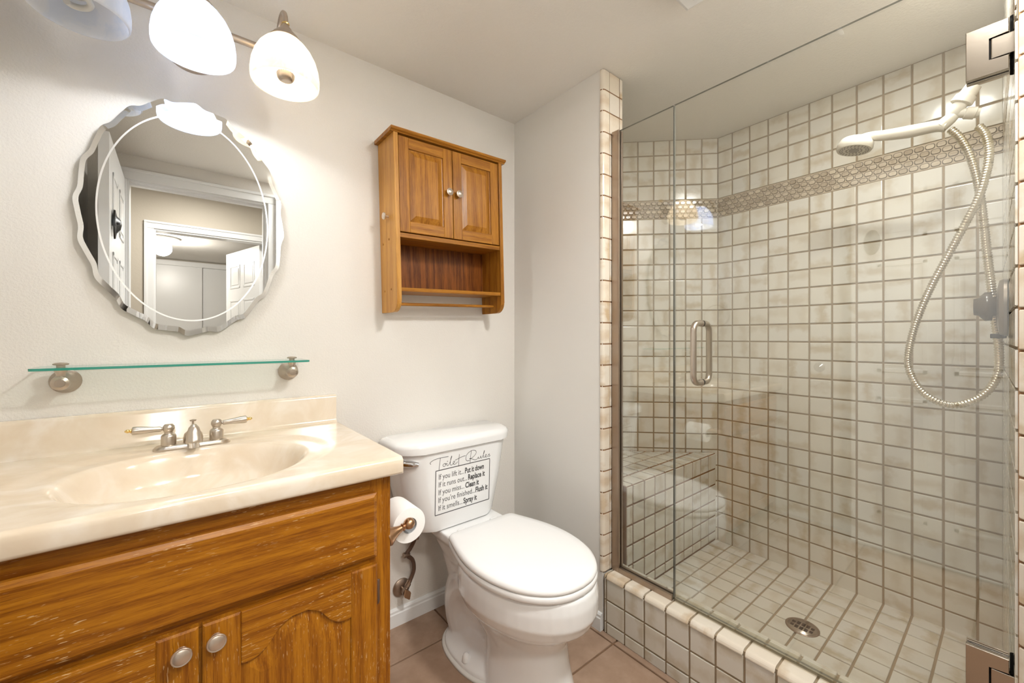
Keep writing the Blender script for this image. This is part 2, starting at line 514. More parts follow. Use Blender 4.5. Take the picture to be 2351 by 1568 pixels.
# front wall with the doorway the camera stands in
DX0, DX1, DH = -1.496, -.80, 2.03
bm = new_bm()
add_box(bm, (XL - .1, -1.78, 0), (DX0, -1.68, CEIL)); add_box(bm, (DX0, -1.78, DH), (DX1, -1.68, CEIL)); add_box(bm, (DX1, -1.78, 0), (1.15, -1.68, CEIL))
struct('wall_front', bm, M['wall'])
def casing(name, x0, x1, h, y, d, w=.062, both=None):
    """door casing on the wall plane y, standing out by d (sign = side)"""
    bm = new_bm()
    s = 1 if d > 0 else -1
    def pc(lo, hi):
        add_box(bm, (lo[0], min(y, y + d), lo[1]), (hi[0], max(y, y + d), hi[1]), .003)
    pc((x0 - w, 0), (x0, h - .0005)); pc((x1, 0), (x1 + w, h - .0005)); pc((x0 - w, h), (x1 + w, h + w))
    # raised outer bead
    add_box(bm, (x0 - w, min(y, y + d * 1.5), h + w - .018), (x1 + w, max(y, y + d * 1.5), h + w), .003)
    add_box(bm, (x1 + w - .018, min(y, y + d * 1.5), 0), (x1 + w, max(y, y + d * 1.5), h + w - .0185), .003)
    add_box(bm, (x0 - w, min(y, y + d * 1.5), 0), (x0 - w + .018, max(y, y + d * 1.5), h + w - .0185), .003)
    return bm
bm = casing('trim', DX0, DX1, DH, -1.68, .014)
add_box(bm, (DX0, -1.782, 0), (DX0 + .012, -1.678, DH - .0121)); add_box(bm, (DX1 - .012, -1.782, 0), (DX1, -1.678, DH - .0121)); add_box(bm, (DX0, -1.782, DH - .012), (DX1, -1.678, DH))
add_box(bm, (DX0 + .012, -1.735, DH - .024), (DX1 - .012, -1.70, DH - .012)); add_box(bm, (DX1 - .024, -1.735, 0), (DX1 - .012, -1.70, DH - .0245))
struct('trim_1', bm, M['white'])
struct('trim_2', casing('trim', DX0, DX1, DH, -1.78, -.014), M['white'])
# hallway and the room beyond, seen in the mirror
HY = -3.00
boxobj('floor_hall', (-3.2, -5.7, -.05), (1.4, -1.78, 0), simple('hall_carpet', (.46, .40, .33), .95))
boxobj('ceiling_hall', (-3.2, HY - .1, 2.45), (1.4, -1.78, 2.53), M['ceil'])
bm = new_bm()
add_box(bm, (-3.2, HY - .1, 0), (-1.42, HY, 2.45)); add_box(bm, (-1.42, HY - .1, 2.03), (-.62, HY, 2.45)); add_box(bm, (-.62, HY - .1, 0), (1.4, HY, 2.45))
struct('wall_hall', bm, M['hall'])
bm = casing('trim', -1.42, -.62, 2.03, HY, .014)
add_box(bm, (-1.42, HY - .102, 0), (-1.408, HY + .002, 2.0179)); add_box(bm, (-.632, HY - .102, 0), (-.62, HY + .002, 2.0179)); add_box(bm, (-1.42, HY - .102, 2.018), (-.62, HY + .002, 2.03))
struct('trim_3', bm, M['white'])
bm = new_bm(); add_box(bm, (-3.2, -1.78, CEIL), (1.4, -1.70, 2.45)); add_box(bm, (-3.2, -1.88, 0), (XL - .1, -1.78, CEIL)); struct('wall_hall_near', bm, M['hall'])
boxobj('wall_hall_left', (-3.3, HY, 0), (-3.2, -1.78, 2.45), M['hall'])
boxobj('wall_hall_right', (1.4, HY, 0), (1.5, -1.70, 2.45), M['hall'])
boxobj('ceiling_bedroom', (-3.2, -5.62, CEIL), (1.4, HY - .1, CEIL + .08), M['ceil'])
boxobj('wall_bedroom', (-3.2, -5.72, 0), (1.4, -5.62, CEIL), M['hall'])
boxobj('wall_bedroom_left', (-3.3, -5.62, 0), (-3.2, HY - .1, CEIL), M['hall'])
boxobj('wall_bedroom_right', (1.4, -5.62, 0), (1.5, HY - .1, CEIL), M['hall'])
boxobj('trim_4', (-2.6, -5.62, 2.085), (.5, -5.56, 2.15), M['white'], .004)
bm = new_bm()
add_box(bm, (-2.6, -5.60, .02), (-1.0, -5.565, 2.085), .003); add_box(bm, (-1.06, -5.618, .02), (.5, -5.602, 2.085), .003)
struct('door_3', bm, M['white'])
def panel_door(name, w, h, t, m, panels=True):
    """leaf in local x (0..w), y thickness, z up, with six recessed panels on both faces"""
    bm = new_bm(); add_box(bm, (0, -t / 2, 0.01), (w, t / 2, h), .002)
    for s in (-1, 1):
        for (z0, z1) in ((.20, .82), (.95, 1.52), (1.64, 1.88)):
            for (x0, x1) in ((.11, w / 2 - .045), (w / 2 + .045, w - .11)):
                ya, yb = s * t / 2, s * (t / 2 + .004)
                # moulded frame and raised field
                for lo, hi in (((x0, z0), (x1, z0 + .018)), ((x0, z1 - .018), (x1, z1)), ((x0, z0), (x0 + .018, z1)), ((x1 - .018, z0), (x1, z1))):
                    add_box(bm, (lo[0], min(ya, yb), lo[1]), (hi[0], max(ya, yb), hi[1]), .0018)
                add_box(bm, (x0 + .035, min(ya, yb), z0 + .035), (x1 - .035, max(ya, yb), z1 - .035), .0018)
    return bm
d2 = struct('door_2', panel_door('door', .80, 2.02, .035, M['white']), M['white'])
d2.location = (-.640, HY - .105, 0); d2.rotation_euler = (0, 0, math.atan2(-.78, -.205))
d1 = struct('door_1', panel_door('door', .69, 2.02, .036, M['white']), M['white'])
d1.location = (DX0 - .022, -1.655, 0); d1.rotation_euler = (0, 0, R(90))
bm = new_bm(); add_lathe(bm, (.60, -.024, 1.64), (0, -1, 0), [(0, .001), (0.0, .035), (.006, .034), (.010, .02), (.022, .012), (.026, .002)], 20)
for v in bm.verts: v.co.z = 1.64 + (v.co.z - 1.64) * 1.9
o = obj('door_hook', bm, simple('dark_ornate_metal', (.05, .05, .05), .35, .8), None, 40); o.parent = d1

# baseboards
bprof = [(0, 0), (.014, 0), (.014, .048), (.011, .052), (.011, .060), (.006, .066), (0, .067)]
bm = new_bm(); add_prism(bm, bprof, (-.858, 0, 0), (0, -1, 0), (0, 0, 1), (.858 - .0, 0, 0)); struct('baseboard_back', bm, M['white'])
bm = new_bm(); add_prism(bm, bprof, (0, -.014, 0), (-1, 0, 0), (0, 0, 1), (0, STY + .018, 0)); struct('baseboard_right', bm, M['white'])

# bathroom floor: tan tiles
bm = new_bm(); add_box(bm, (XL, -1.78, -.05), (.118, 0, -.006))
us = cuts(XL, .0065, -.0245, .4175, .003); vs_ = cuts(-1.78, 0, -.1835, .4187, .01)
add_tiles(bm, grid_polys(us, vs_, .007), (0, 0, -.006), (1, 0, 0), (0, 1, 0), (0, 0, 1), .006, .0025, 1, .0015)
struct('floor', bm, [M['floor_grout'], M['floor_tile']])

# ------------------------------------------------------------------ shower enclosure
SA = Vector((.9127, -.5600)); SB = Vector((.8847, -1.5200))      # long wall, plan view
SD = Vector((.3527, 0.0))                                        # far end of the 45 degree wall
SN0 = Vector((STX - .118, -1.5490))                              # near side wall at the jamb
SFLOOR = .08
G = .0065
rows_top = [CEIL - .0795 * i for i in range(5)]                  # four courses above the band
BAND1, BAND0 = 1.852, 1.757
def rows_low(zb): 
    out = []; z = BAND0
    while z > zb + .012: out.append(z); z -= .0807
    out.append(zb); return list(reversed(out))
def mosaic_polys(u0, u1, z0, z1):
    px, n = .0295, 4; h = (z1 - z0) / n
    cells = []; i0 = int((u1 - u0) / px) + 2
    for r in range(n):
        for i in range(-1, i0):
            a = u0 + px * (i + (.5 if r % 2 else 0)); b = a + px
            a = max(a, u0); b = min(b, u1)
            if b - a < .008: continue
            cells.append((a + .0012, z0 + r * h + .001, b - .0012, z0 + (r + 1) * h - .001))
    def rr(c, ins, rad):
        x0, y0, x1, y1 = c[0] + ins, c[1] + ins, c[2] - ins, c[3] - ins
        rad = min(rad, (x1 - x0) * .45, (y1 - y0) * .45); out = []
        for cx_, cy_, a0 in ((x1 - rad, y0 + rad, -90), (x1 - rad, y1 - rad, 0), (x0 + rad, y1 - rad, 90), (x0 + rad, y0 + rad, 180)):
            for k in range(4):
                t = R(a0 + 30 * k); out.append((cx_ + rad * math.cos(t), cy_ + rad * math.sin(t)))
        return out
    return [rr(c, 0, .008) for c in cells], [rr(c, .0020, .0068) for c in cells]
def shower_wall(name, p, q, zb, thick, cols, band=True, tilemat='tile', out=0):
    """vertical tiled wall from plan point p to q (tiles face to the left of p->q when out=0)"""
    p = Vector(p); q = Vector(q); d = (q - p); ln = d.length; d.normalize()
    n2 = Vector((-d.y, d.x))
    if out: n2 = -n2
    u = Vector((d.x, d.y, 0)); n = Vector((n2.x, n2.y, 0)); o = Vector((p.x, p.y, 0))
    bm = new_bm()
    back = -n * thick
    slab(bm, [o + u * 0 + Vector((0, 0, zb)), o + u * ln + Vector((0, 0, zb)), o + u * ln + Vector((0, 0, CEIL)), o + Vector((0, 0, CEIL))], back, 0)
    us = cols(ln)
    v = Vector((0, 0, 1))
    top = list(reversed(rows_top)); top[-1] = CEIL
    # keep winding positive for either facing
    def put(polys, h, bev, mi, jit):
        add_tiles(bm, polys, o, u, v, n, h, bev, mi, jit)
    if band:
        put(grid_polys(us, [BAND1] + top[1:] if abs(top[0] - BAND1) < .01 else top, G), .004, .0024, 1, .004)
        put(grid_polys(us, rows_low(zb), G), .004, .0024, 1, .004)
        rim, face = mosaic_polys(0, ln, BAND0 + .002, BAND1 - .003)
        slab(bm, [o + n * .0008 + Vector((0, 0, BAND0)), o + n * .0008 + u * ln + Vector((0, 0, BAND0)), o + n * .0008 + u * ln + Vector((0, 0, BAND1)), o + n * .0008 + Vector((0, 0, BAND1))], n * .0008, 4)
        add_tiles(bm, rim, o + n * .0016, u, v, n, .0006, .0002, 3, 0)
        add_tiles(bm, face, o + n * .0016, u, v, n, .0028, .0014, 2, .01)
    else:
        put(grid_polys(us, cuts(zb, CEIL, CEIL, PT), G), .004, .0024, 1, .004)
    return struct(name, bm, [M['grout'], M[tilemat], M['tile_mosaic'], M['mosaic_rim'], M['mosaic_grout']])
shower_wall('wall_shower_back', SB, SA, SFLOOR - .03, .09, lambda ln: cuts(0, ln, .0600, .0827), out=0)
shower_wall('wall_shower_corner', SA, SD, SFLOOR - .03, .09, lambda ln: cuts(0, ln, 0, .0815), out=0)
shower_wall('wall_shower_end', (SD.x - .002, -.004), (STX + .006, -.004), SFLOOR - .03, .0035, lambda ln: cuts(0, ln, 0, PT), out=0)
shower_wall('wall_shower_stub', (STX + .004, -.008), (STX + .004, STY + .004), SFLOOR - .03, .0035, lambda ln: cuts(0, ln, ln - .04, PT), out=0)
shower_wall('wall_shower_side', SN0, SB, 0.0, .125, lambda ln: cuts(0, ln, .05, PT), band=True, out=0)

# shower floor
fl = [(STX, -1.549), (SB.x + .0, -1.5205), (SA.x, SA.y + .01), (STX, SA.y + .01)]
bm = new_bm(); slab(bm, [(x, y, SFLOOR - .004) for x, y in fl], (0, 0, -.06))
us = cuts(.10, .94, .9035, .0835); vs_ = cuts(-1.56, -.54, -.7154, .0829)
add_tiles(bm, grid_polys(us, vs_, G, fl), (0, 0, SFLOOR - .004), (1, 0, 0), (0, 1, 0), (0, 0, 1), .004, .0022, 1, .008)
struct('floor_shower', bm, [M['grout'], M['tile']])

# corner bench
BT = .533
BY = -.5520
bx = SA.x - .004
tri = [(STX + .008, BY), (bx - .004, BY), (SD.x + .010 + .10, -.110), (SD.x - .02, -.012), (STX + .008, -.012)]
bm = new_bm()
slab(bm, [(x, y, BT - .004) for x, y in tri], (0, 0, -(BT - .06)))
nz = cuts(STX + .008, bx - .004, bx - .004, .0815)
# nosing tiles along the front edge, then the diagonal-set seat
add_tiles(bm, grid_polys(nz, [BY - .003, BY + .075], G * 1.35, [(STX, BY - .01), (bx - .006, BY - .01), (bx - .09, BY + .08), (STX, BY + .08)]), (0, 0, BT - .004), (1, 0, 0), (0, 1, 0), (0, 0, 1), .004, .003, 1, .006)
ry = cuts(BY + .0785, .01, BY + .0785, .0815)
add_tiles(bm, grid_polys(nz, ry, G * 1.35, [(STX + .008, BY + .07), (bx - .10, BY + .07), (SD.x + .0, -.016), (STX + .008, -.016)]), (0, 0, BT - .004), (1, 0, 0), (0, 1, 0), (0, 0, 1), .004, .0022, 1, .006)
add_tiles(bm, grid_polys(nz, list(reversed([BT - .003 - .0807 * i for i in range(6)] + [SFLOOR + .004])), G * 1.35), (0, BY, 0), (1, 0, 0), (0, 0, 1), (0, -1, 0), .004, .0022, 1, .004)
o = obj('shower_bench', bm, [M['grout_dark'], M['tile']])
tag(o, 'tiled corner bench seat at the far end of the shower', 'bench')

# curb
CT = .225
bm = new_bm()
add_box(bm, (.004, -1.549, 0), (STX - .004, STY - .002, CT - .006))
cy = [-1.549] + [-.5520 - .0825 * i for i in range(11, -1, -1)]
cy = [y for y in cy if y < -.55] + [STY - .004]
cy = sorted(set([round(y, 4) for y in cy if y >= -1.549]))
add_tiles(bm, grid_polys(cy, [-.003, .0420, .1270, .2090], G), (.004, 0, 0), (0, 1, 0), (0, 0, 1), (-1, 0, 0), .004, .0022, 1, .004)
add_tiles(bm, grid_polys(cy, [.085, .130, CT - .008], G), (STX - .004, 0, 0), (0, 1, 0), (0, 0, 1), (1, 0, 0), .004, .0022, 1, .004)
cy2 = [-1.549] + [-.575 - .0835 * i for i in range(11, -1, -1)] + [STY - .004]
add_tiles(bm, grid_polys(cy2, [.066, STX], G), (0, 0, CT - .006), (0, 1, 0), (1, 0, 0), (0, 0, 1), .006, .003, 1, .004)
# bullnose caps over the outer edge
uvl = bm.loops.layers.uv['tile']; cl = bm.loops.layers.float_color['tilevar']
def bull(bm, prof, axis_o, U, V, W, w0, w1, mi):
    """profile (u,v) swept from w0 to w1; ends slightly rounded"""
    rc = (random.random(), random.random(), random.random(), 1)
    c = (sum(p[0] for p in prof) / len(prof), sum(p[1] for p in prof) / len(prof))
    o_ = Vector(axis_o); U = Vector(U); V = Vector(V); W = Vector(W)
    ring = []
    for w, k in ((w0, .965), (w0 + .002, 1), (w1 - .002, 1), (w1, .965)):
        ring.append([bm.verts.new(o_ + U * (c[0] + (p[0] - c[0]) * k) + V * (c[1] + (p[1] - c[1]) * k) + W * w) for p in prof])
    fs = []
    n = len(prof)
    for r in range(3):
        for j in range(n):
            k = (j + 1) % n; fs.append((bm.faces.new((ring[r][j], ring[r][k], ring[r + 1][k], ring[r + 1][j])), r))
    f0 = bm.faces.new(list(reversed(ring[0]))); f1 = bm.faces.new(ring[3])
    for f in [x[0] for x in fs] + [f0, f1]:
        f.material_index = mi; f.smooth = False
        for lp in f.loops:
            co = lp.vert.co - o_
            lp[uvl].uv = ((co.dot(W) - w0) / (w1 - w0), .5 + (co.dot(U)) / .1); lp[cl] = rc
rad = .017
bp = [(.062, CT - .012), (.062, CT)] + [(-.003 + rad - rad * math.sin(R(a)), CT - rad + rad * math.cos(R(a))) for a in range(0, 91, 15)] + [(-.003, .2115), (.003, .2115), (.003, CT - .012)]
for a, b in zip(cy[:-1], cy[1:]):
    bull(bm, bp, (0, 0, 0), (1, 0, 0), (0, 0, 1), (0, 1, 0), a + G / 2, b - G / 2, 2)
o = obj('shower_curb', bm, [M['grout'], M['tile'], M['tile_warm']])
tag(o, 'low tiled curb with bullnose caps under the glass shower door', 'shower curb')

# tile trim on the end of the stub wall and on the near jamb
def end_trim(name, yend, sgn, x0, x1, zlo):
    """sgn -1: faces -y at yend"""
    global uvl, cl
    bm = new_bm()
    uvl = bm.loops.layers.uv.new('tile'); cl = bm.loops.layers.float_color.new('tilevar')
    add_box(bm, (x0 + .002, min(yend, yend - sgn * .004), zlo), (x1 - .002, max(yend, yend - sgn * .004), CEIL))
    zs = cuts(zlo, CEIL, CEIL - .0795, PT, .01)
    rad = .013; fx = x0 + .036; ri = rad - .0016
    gp = [(x1, yend - sgn * .003), (x1, yend + sgn * .0044)] + [(x0 - .003 + rad - ri * math.sin(R(a)), yend + sgn * (.006 - rad + ri * math.cos(R(a)))) for a in range(0, 91, 15)] + [(x0 - .0014, yend - sgn * .010), (x0 - .0002, yend - sgn * .010), (x0 + .001, yend - sgn * .003)]
    add_prism(bm, gp, (0, 0, zlo), (1, 0, 0), (0, 1, 0), (0, 0, CEIL - .001 - zlo))
    prof = [(fx - .001, yend), (fx - .001, yend + sgn * .006)] + \
           [(x0 - .003 + rad - rad * math.sin(R(a)), yend + sgn * (.006 - rad + rad * math.cos(R(a)))) for a in range(0, 91, 15)] + [(x0 - .003, yend - sgn * .0095), (x0 + .002, yend - sgn * .0095), (x0 + .002, yend)]
    for a, b in zip(zs[:-1], zs[1:]):
        bull(bm, prof, (0, 0, 0), (1, 0, 0), (0, 1, 0), (0, 0, 1), a + .0025, b - .0025, 1)
        prof2 = [(fx + .0012, yend), (fx + .0012, yend + sgn * .006), (x1 - .020, yend + sgn * .006), (x1 - .020, yend)]
        bull(bm, prof2, (0, 0, 0), (1, 0, 0), (0, 1, 0), (0, 0, 1), a + .0025, b - .0025, 1)
        prof3 = [(x1 - .016, yend), (x1 - .016, yend + sgn * .006), (x1 + .000, yend + sgn * .006), (x1 + .003, yend + sgn * .002), (x1 + .003, yend)]
        bull(bm, prof3, (0, 0, 0), (1, 0, 0), (0, 1, 0), (0, 0, 1), a + .0025, b - .0025, 1)
    return struct(name, bm, [M['grout_dark'], M['tile_warm']])
end_trim('trim_5', STY + .004, -1, 0, STX, CT)
bm = new_bm()
uvl = bm.loops.layers.uv.new('tile'); cl = bm.loops.layers.float_color.new('tilevar')
add_box(bm, (-.004, -1.680, 0), (.0, -1.549, CEIL))
zs = cuts(0, CEIL, CEIL - .0795, PT, .01)
jp = [(.0, -1.552), (-.004, -1.550), (-.010, -1.556), (-.012, -1.566), (-.012, -1.610), (-.004, -1.612)]
for a, b in zip(zs[:-1], zs[1:]):
    bull(bm, jp, (0, 0, 0), (1, 0, 0), (0, 1, 0), (0, 0, 1), a + .0025, b - .0025, 1)
    bull(bm, [(-.003, -1.616), (-.009, -1.616), (-.009, -1.676), (-.003, -1.676)], (0, 0, 0), (1, 0, 0), (0, 1, 0), (0, 0, 1), a + .0025, b - .0025, 1)
struct('trim_6', bm, [M['grout_dark'], M['tile_warm']])

# ================================================================== SHOWER GLASS
GX0, GX1 = .055, .063           # glass thickness
GT = 1.934
def pane(bm, y0, y1, z0, z1, xa=GX0, xb=GX1):
    add_box(bm, (xa, y0, z0), (xb, y1, z1))
    for f in bm.faces:
        nrm = f.normal
    bm.normal_update()
    for f in bm.faces: f.material_index = 0 if abs(f.normal.x) > .9 else 1
GL = [M['glass'], M['glass_edge']]
fp = thing('shower_fixed_panel', 'narrow fixed glass panel in a metal channel beside the stub wall', 'glass panel', (.059, -.69, CT))
bm = new_bm(); pane(bm, -.7965, -.545, CT + .006, GT); obj('glass', bm, GL, fp)
bm = new_bm()
add_box(bm, (.045, -.577, CT), (.0545, -.545, GT), .001); add_box(bm, (.0635, -.577, CT), (.073, -.545, GT), .001)
add_box(bm, (.045, -.7965, CT), (.0545, -.577, CT + .019), .001); add_box(bm, (.0635, -.7965, CT), (.073, -.577, CT + .019), .001)
obj('channel_frame', bm, M['channel'], fp)
sd = thing('shower_door', 'frameless clear glass shower door with steel loop handle', 'shower door', (.059, -1.17, CT + .012))
bm = new_bm(); pane(bm, -1.5370, -.8005, CT + .012, GT); obj('glass', bm, GL, sd)
bm = new_bm(); add_box(bm, (.0535, -1.5370, CT + .001), (.0645, -.8005, CT + .022), .002)
add_box(bm, (.048, -1.5370, CT + .004), (.0535, -.8005, CT + .009), .001); obj('bottom_seal', bm, M['seal'], sd)
hd = obj('handle', new_bm(), M['steel'], sd)
bm = new_bm()
for s, xo in ((-1, .0), (1, .118)):
    xa = .055 if s < 0 else .063
    xe = xo + .006 if s < 0 else xo - .006
    ya = -.893
    za, zb = .985, 1.178
    pts = [(xa, ya, za)] + [(xe - s * (-.026) * (1 - math.sin(R(a))) if False else xe + (-s) * .026 * (1 - math.sin(R(a))), ya, za + .026 * (1 - math.cos(R(a)))) for a in range(0, 91, 15)] + \
          [(xe + (-s) * .026 * (1 - math.cos(R(a))), ya, zb - .026 * (1 - math.sin(R(a)))) for a in range(0, 91, 15)][0:0] + \
          [(xe + (-s) * .026 * (1 - math.cos(R(a))), ya, zb - .026 + .026 * math.sin(R(a))) for a in range(0, 91, 15)] + [(xa, ya, zb)]
    add_tube(bm, pts, .0095, 16)
    for z in (za, zb): add_lathe(bm, (xa, ya, z), (s, 0, 0), [(0, .0115), (.003, .0115), (.003, .0105)], 16)
bpy.data.objects.remove(hd); obj('handle', bm, M['steel'], sd, 40)
def hinge(zc):
    bm = new_bm()
    for xa, xb in ((.042, .0545), (.0635, .076)):
        # C shaped clamp plate on the glass, open towards the wall
        y0, y1 = -1.5375, -1.4775; z0, z1 = zc - .052, zc + .052; ym, zs_ = -1.509, .0235
        poly = [(y0, z0), (y1, z0), (y1, z1), (y0, z1), (y0, zc + zs_), (ym, zc + zs_), (ym, zc - zs_), (y0, zc - zs_)]
        add_prism(bm, poly, (xa, 0, 0), (0, 1, 0), (0, 0, 1), (xb - xa, 0, 0), 0, .0012)
        add_box(bm, (xa + .001, -1.5465, zc - .021), (xb - .001, -1.513, zc + .021), .0015)
        add_box(bm, (xa + .004, -1.513, zc - .021), (xb - .004, -1.509, zc + .021), 0, 2, 1)
    add_box(bm, (.030, -1.5540, zc - .045), (.088, -1.5465, zc + .045), .0015)
    add_lathe(bm, (.059, -1.543, zc - .060), (0, 0, 1), [(0, .004), (0, .005), (.12, .005), (.12, .004)], 12, 1)
    return bm
for zc in (1.735, .421):
    obj('hinge', hinge(zc), [M['hinge'], M['black']], sd)

# ================================================================== SHOWER FITTINGS
def wall_y(x): return SN0.y + (SB.y - SN0.y) * (x - SN0.x) / (SB.x - SN0.x) + .004
sa = thing('shower_holder', 'ivory hand shower holder on tarnished pipe below the upper door hinge', 'shower holder', (.45, wall_y(.45), 1.89))
bm = new_bm()
add_tube(bm, catmull([(.45, wall_y(.45) + .001, 1.905), (.45, -1.512, 1.892), (.45, -1.490, 1.862), (.45, -1.476, 1.842)], 8), .0100, 12)
add_lathe(bm, (.45, wall_y(.45), 1.905), (0, 1, 0), [(0, .028), (.004, .027), (.009, .012)], 24)
obj('pipe', bm, M['pipe'], sa, 40)
bm = new_bm()
dv = Vector((0, .043, -.070)).normalized()
add_lathe(bm, (.45, -1.4705, 1.8350), dv, [(0, .013), (.001, .0175), (.022, .0195), (.025, .0185), (.027, .0240), (.045, .0250), (.047, .0175), (.072, .0155), (.079, .012)], 22)
obj('diverter', bm, M['plastic'], sa, 40)
bm = new_bm()
add_lathe(bm, (.452, -1.440, 1.772), (.25, -.93, -.30), [(0, .012), (.014, .013), (.016, .0160), (.036, .0165), (.037, .0130), (.044, .0130)], 18)
obj('hose_outlet', bm, M['plastic'], sa, 40)
bm = new_bm()
add_lathe(bm, (.45, -1.434, 1.768), (0, .72, -.55), [(0, .013), (.012, .016), (.035, .0175), (.036, .010)], 20)
obj('holder', bm, M['plastic'], sa, 40)

hs = thing('hand_shower', 'ivory hand shower with round head and looped metal hose', 'hand shower', (.45, -1.40, 1.745))
bm = new_bm()
path = catmull([(.45, -1.418, 1.742), (.45, -1.395, 1.751), (.45, -1.34, 1.757), (.45, -1.285, 1.767), (.45, -1.248, 1.777), (.45, -1.222, 1.776)], 8)
rr = [.0150, .0165, .0185, .0160, .0140, .0150]
def hr(i, n):
    t = i / (n - 1) * (len(rr) - 1); k = min(int(t), len(rr) - 2); return rr[k] + (rr[k + 1] - rr[k]) * (t - k)
add_tube(bm, path, hr, 18)
obj('handle', bm, M['plastic'], hs, 50)
hc = Vector((.45, -1.2130, 1.7720)); hdv = Vector((-.10, .16, -.98)).normalized()
bm = new_bm(); add_lathe(bm, hc - hdv * .012, hdv, [(-.004, .004), (-.003, .022), (.005, .040), (.020, .0475), (.034, .0480), (.040, .0450), (.040, .001)], 32); obj('head', bm, M['plastic'], hs, 40)
bm = new_bm(); a, b, d = frame_from(hdv)
for ring, cnt, sz in ((.037, 24, .0024), (.031, 20, .0022), (.020, 14, .0028)):
    for k in range(cnt):
        t = 2 * math.pi * (k + (.5 if ring < .03 else 0)) / cnt
        add_lathe(bm, hc + hdv * .0278 + (a * math.cos(t) + b * math.sin(t)) * ring, hdv, [(0, sz), (.0016, sz * .9)], 6)
add_lathe(bm, hc + hdv * .0278, hdv, [(0, .0140), (.0018, .0130)], 20)
obj('nozzle_ring', bm, M['nozzle'], hs)
def hose_pt(u, v, x):
    # the hose hangs in a vertical plane close to x; u, v measured on the photo's own axes
    a_ = (u - 1175.5) / 946.4; X = .7755 * a_ + .6314; Y = -.6314 * a_ + .7755; Z = (774 - v) / 946.4
    t = (x - CAMX) / X; return (x, CAMY + t * Y, CAMZ + t * Z)
HP = [(2182, 297, .452), (2205, 318, .452), (2228, 360, .454), (2245, 420, .456), (2257, 500, .458), (2266, 580, .458), (2276, 660, .456), (2286, 740, .452), (2294, 810, .450), (2290, 860, .449), (2268, 897, .449), (2232, 921, .449), (2185, 930, .449), (2140, 916, .449), (2106, 886, .449), (2086, 842, .448), (2088, 798, .446), (2104, 738, .443), (2136, 662, .440), (2178, 584, .437), (2215, 516, .434), (2243, 462, .433), (2261, 410, .434), (2271, 355, .440), (2264, 312, .448), (2246, 289, .456)]
hp = catmull([hose_pt(*p) for p in HP], 60)
# resample evenly for the ribs
ds = [0]
for i in range(1, len(hp)): ds.append(ds[-1] + (hp[i] - hp[i - 1]).length)
step = .0018; tot = ds[-1]; rs = []; j = 0
for i in range(int(tot / step)):
    s_ = i * step
    while ds[j + 1] < s_: j += 1
    t = (s_ - ds[j]) / max(ds[j + 1] - ds[j], 1e-9); rs.append(hp[j].lerp(hp[j + 1], t))
bm = new_bm(); add_tube(bm, rs, lambda i, n: (.0084, .0101, .0101, .0084)[i % 4], 10)
obj('hose', bm, metal('champagne_metal_hose', (.74, .68, .54), .22), hs)

sv = thing('shower_valve', 'shower valve with faceted smoky knob behind the glass door', 'shower valve', (.40, wall_y(.40), 1.21))
wy = wall_y(.40)
bm = new_bm(); add_lathe(bm, (.40, wy, 1.210), (0, 1, 0), [(0, .074), (.006, .075), (.014, .071), (.018, .050), (.018, .001)], 40); obj('escutcheon', bm, M['valve_plate'], sv, 35)
bm = new_bm(); add_lathe(bm, (.40, wy + .017, 1.214), (0, 1, 0), [(0, .026), (.008, .026), (.010, .038), (.022, .039), (.034, .024), (.042, .022), (.043, .001)], 16, ribs=1, ribamp=.05); obj('knob', bm, M['acrylic'], sv)
bm = new_bm(); add_box(bm, (.392, wy + .002, 1.130), (.408, wy + .030, 1.142), .002); obj('temperature_lever', bm, M['black'], sv)

dr = thing('shower_drain', 'round metal drain grate in the shower floor', 'drain', (.486, -1.054, SFLOOR))
bm = new_bm(); add_lathe(bm, (.486, -1.054, SFLOOR), (0, 0, 1), [(0, .046), (.0022, .046), (.0022, .001)], 40, 1)
add_lathe(bm, (.486, -1.054, SFLOOR), (0, 0, 1), [(0, .052), (.0015, .052), (.0030, .047), (.0022, .0455)], 40, 0, True, False)
for r_ in range(2):
    for k in range(5):
        hh = .0155 if k in (1, 2, 3) else .011
        xx = .486 + (-.001 - hh if r_ == 0 else .001); yy = -1.054 + (k - 2) * .0145
        add_box(bm, (.486 + (.0035 if r_ else -.0035 - hh * 1.25), yy - .0052, SFLOOR + .0022), (.486 + (.0035 + hh * 1.25 if r_ else -.0035), yy + .0052, SFLOOR + .0026), 0, 2, 2)
obj('grate', bm, [M['oldmetal'], M['steel'], M['black']], dr)
bm = new_bm(); add_lathe(bm, (.8985, -1.002, 1.002), (-1, 0, 0), [(.0, .021), (.004, .021), (.008, .012), (.012, .006), (.014, .001)], 24)
o = obj('suction_hook', bm, glass_pane('clear_vinyl', (.93, .93, .92), .10, rough=.12), None, 40)
tag(o, 'small clear suction cup stuck on the shower tiles', 'suction cup')

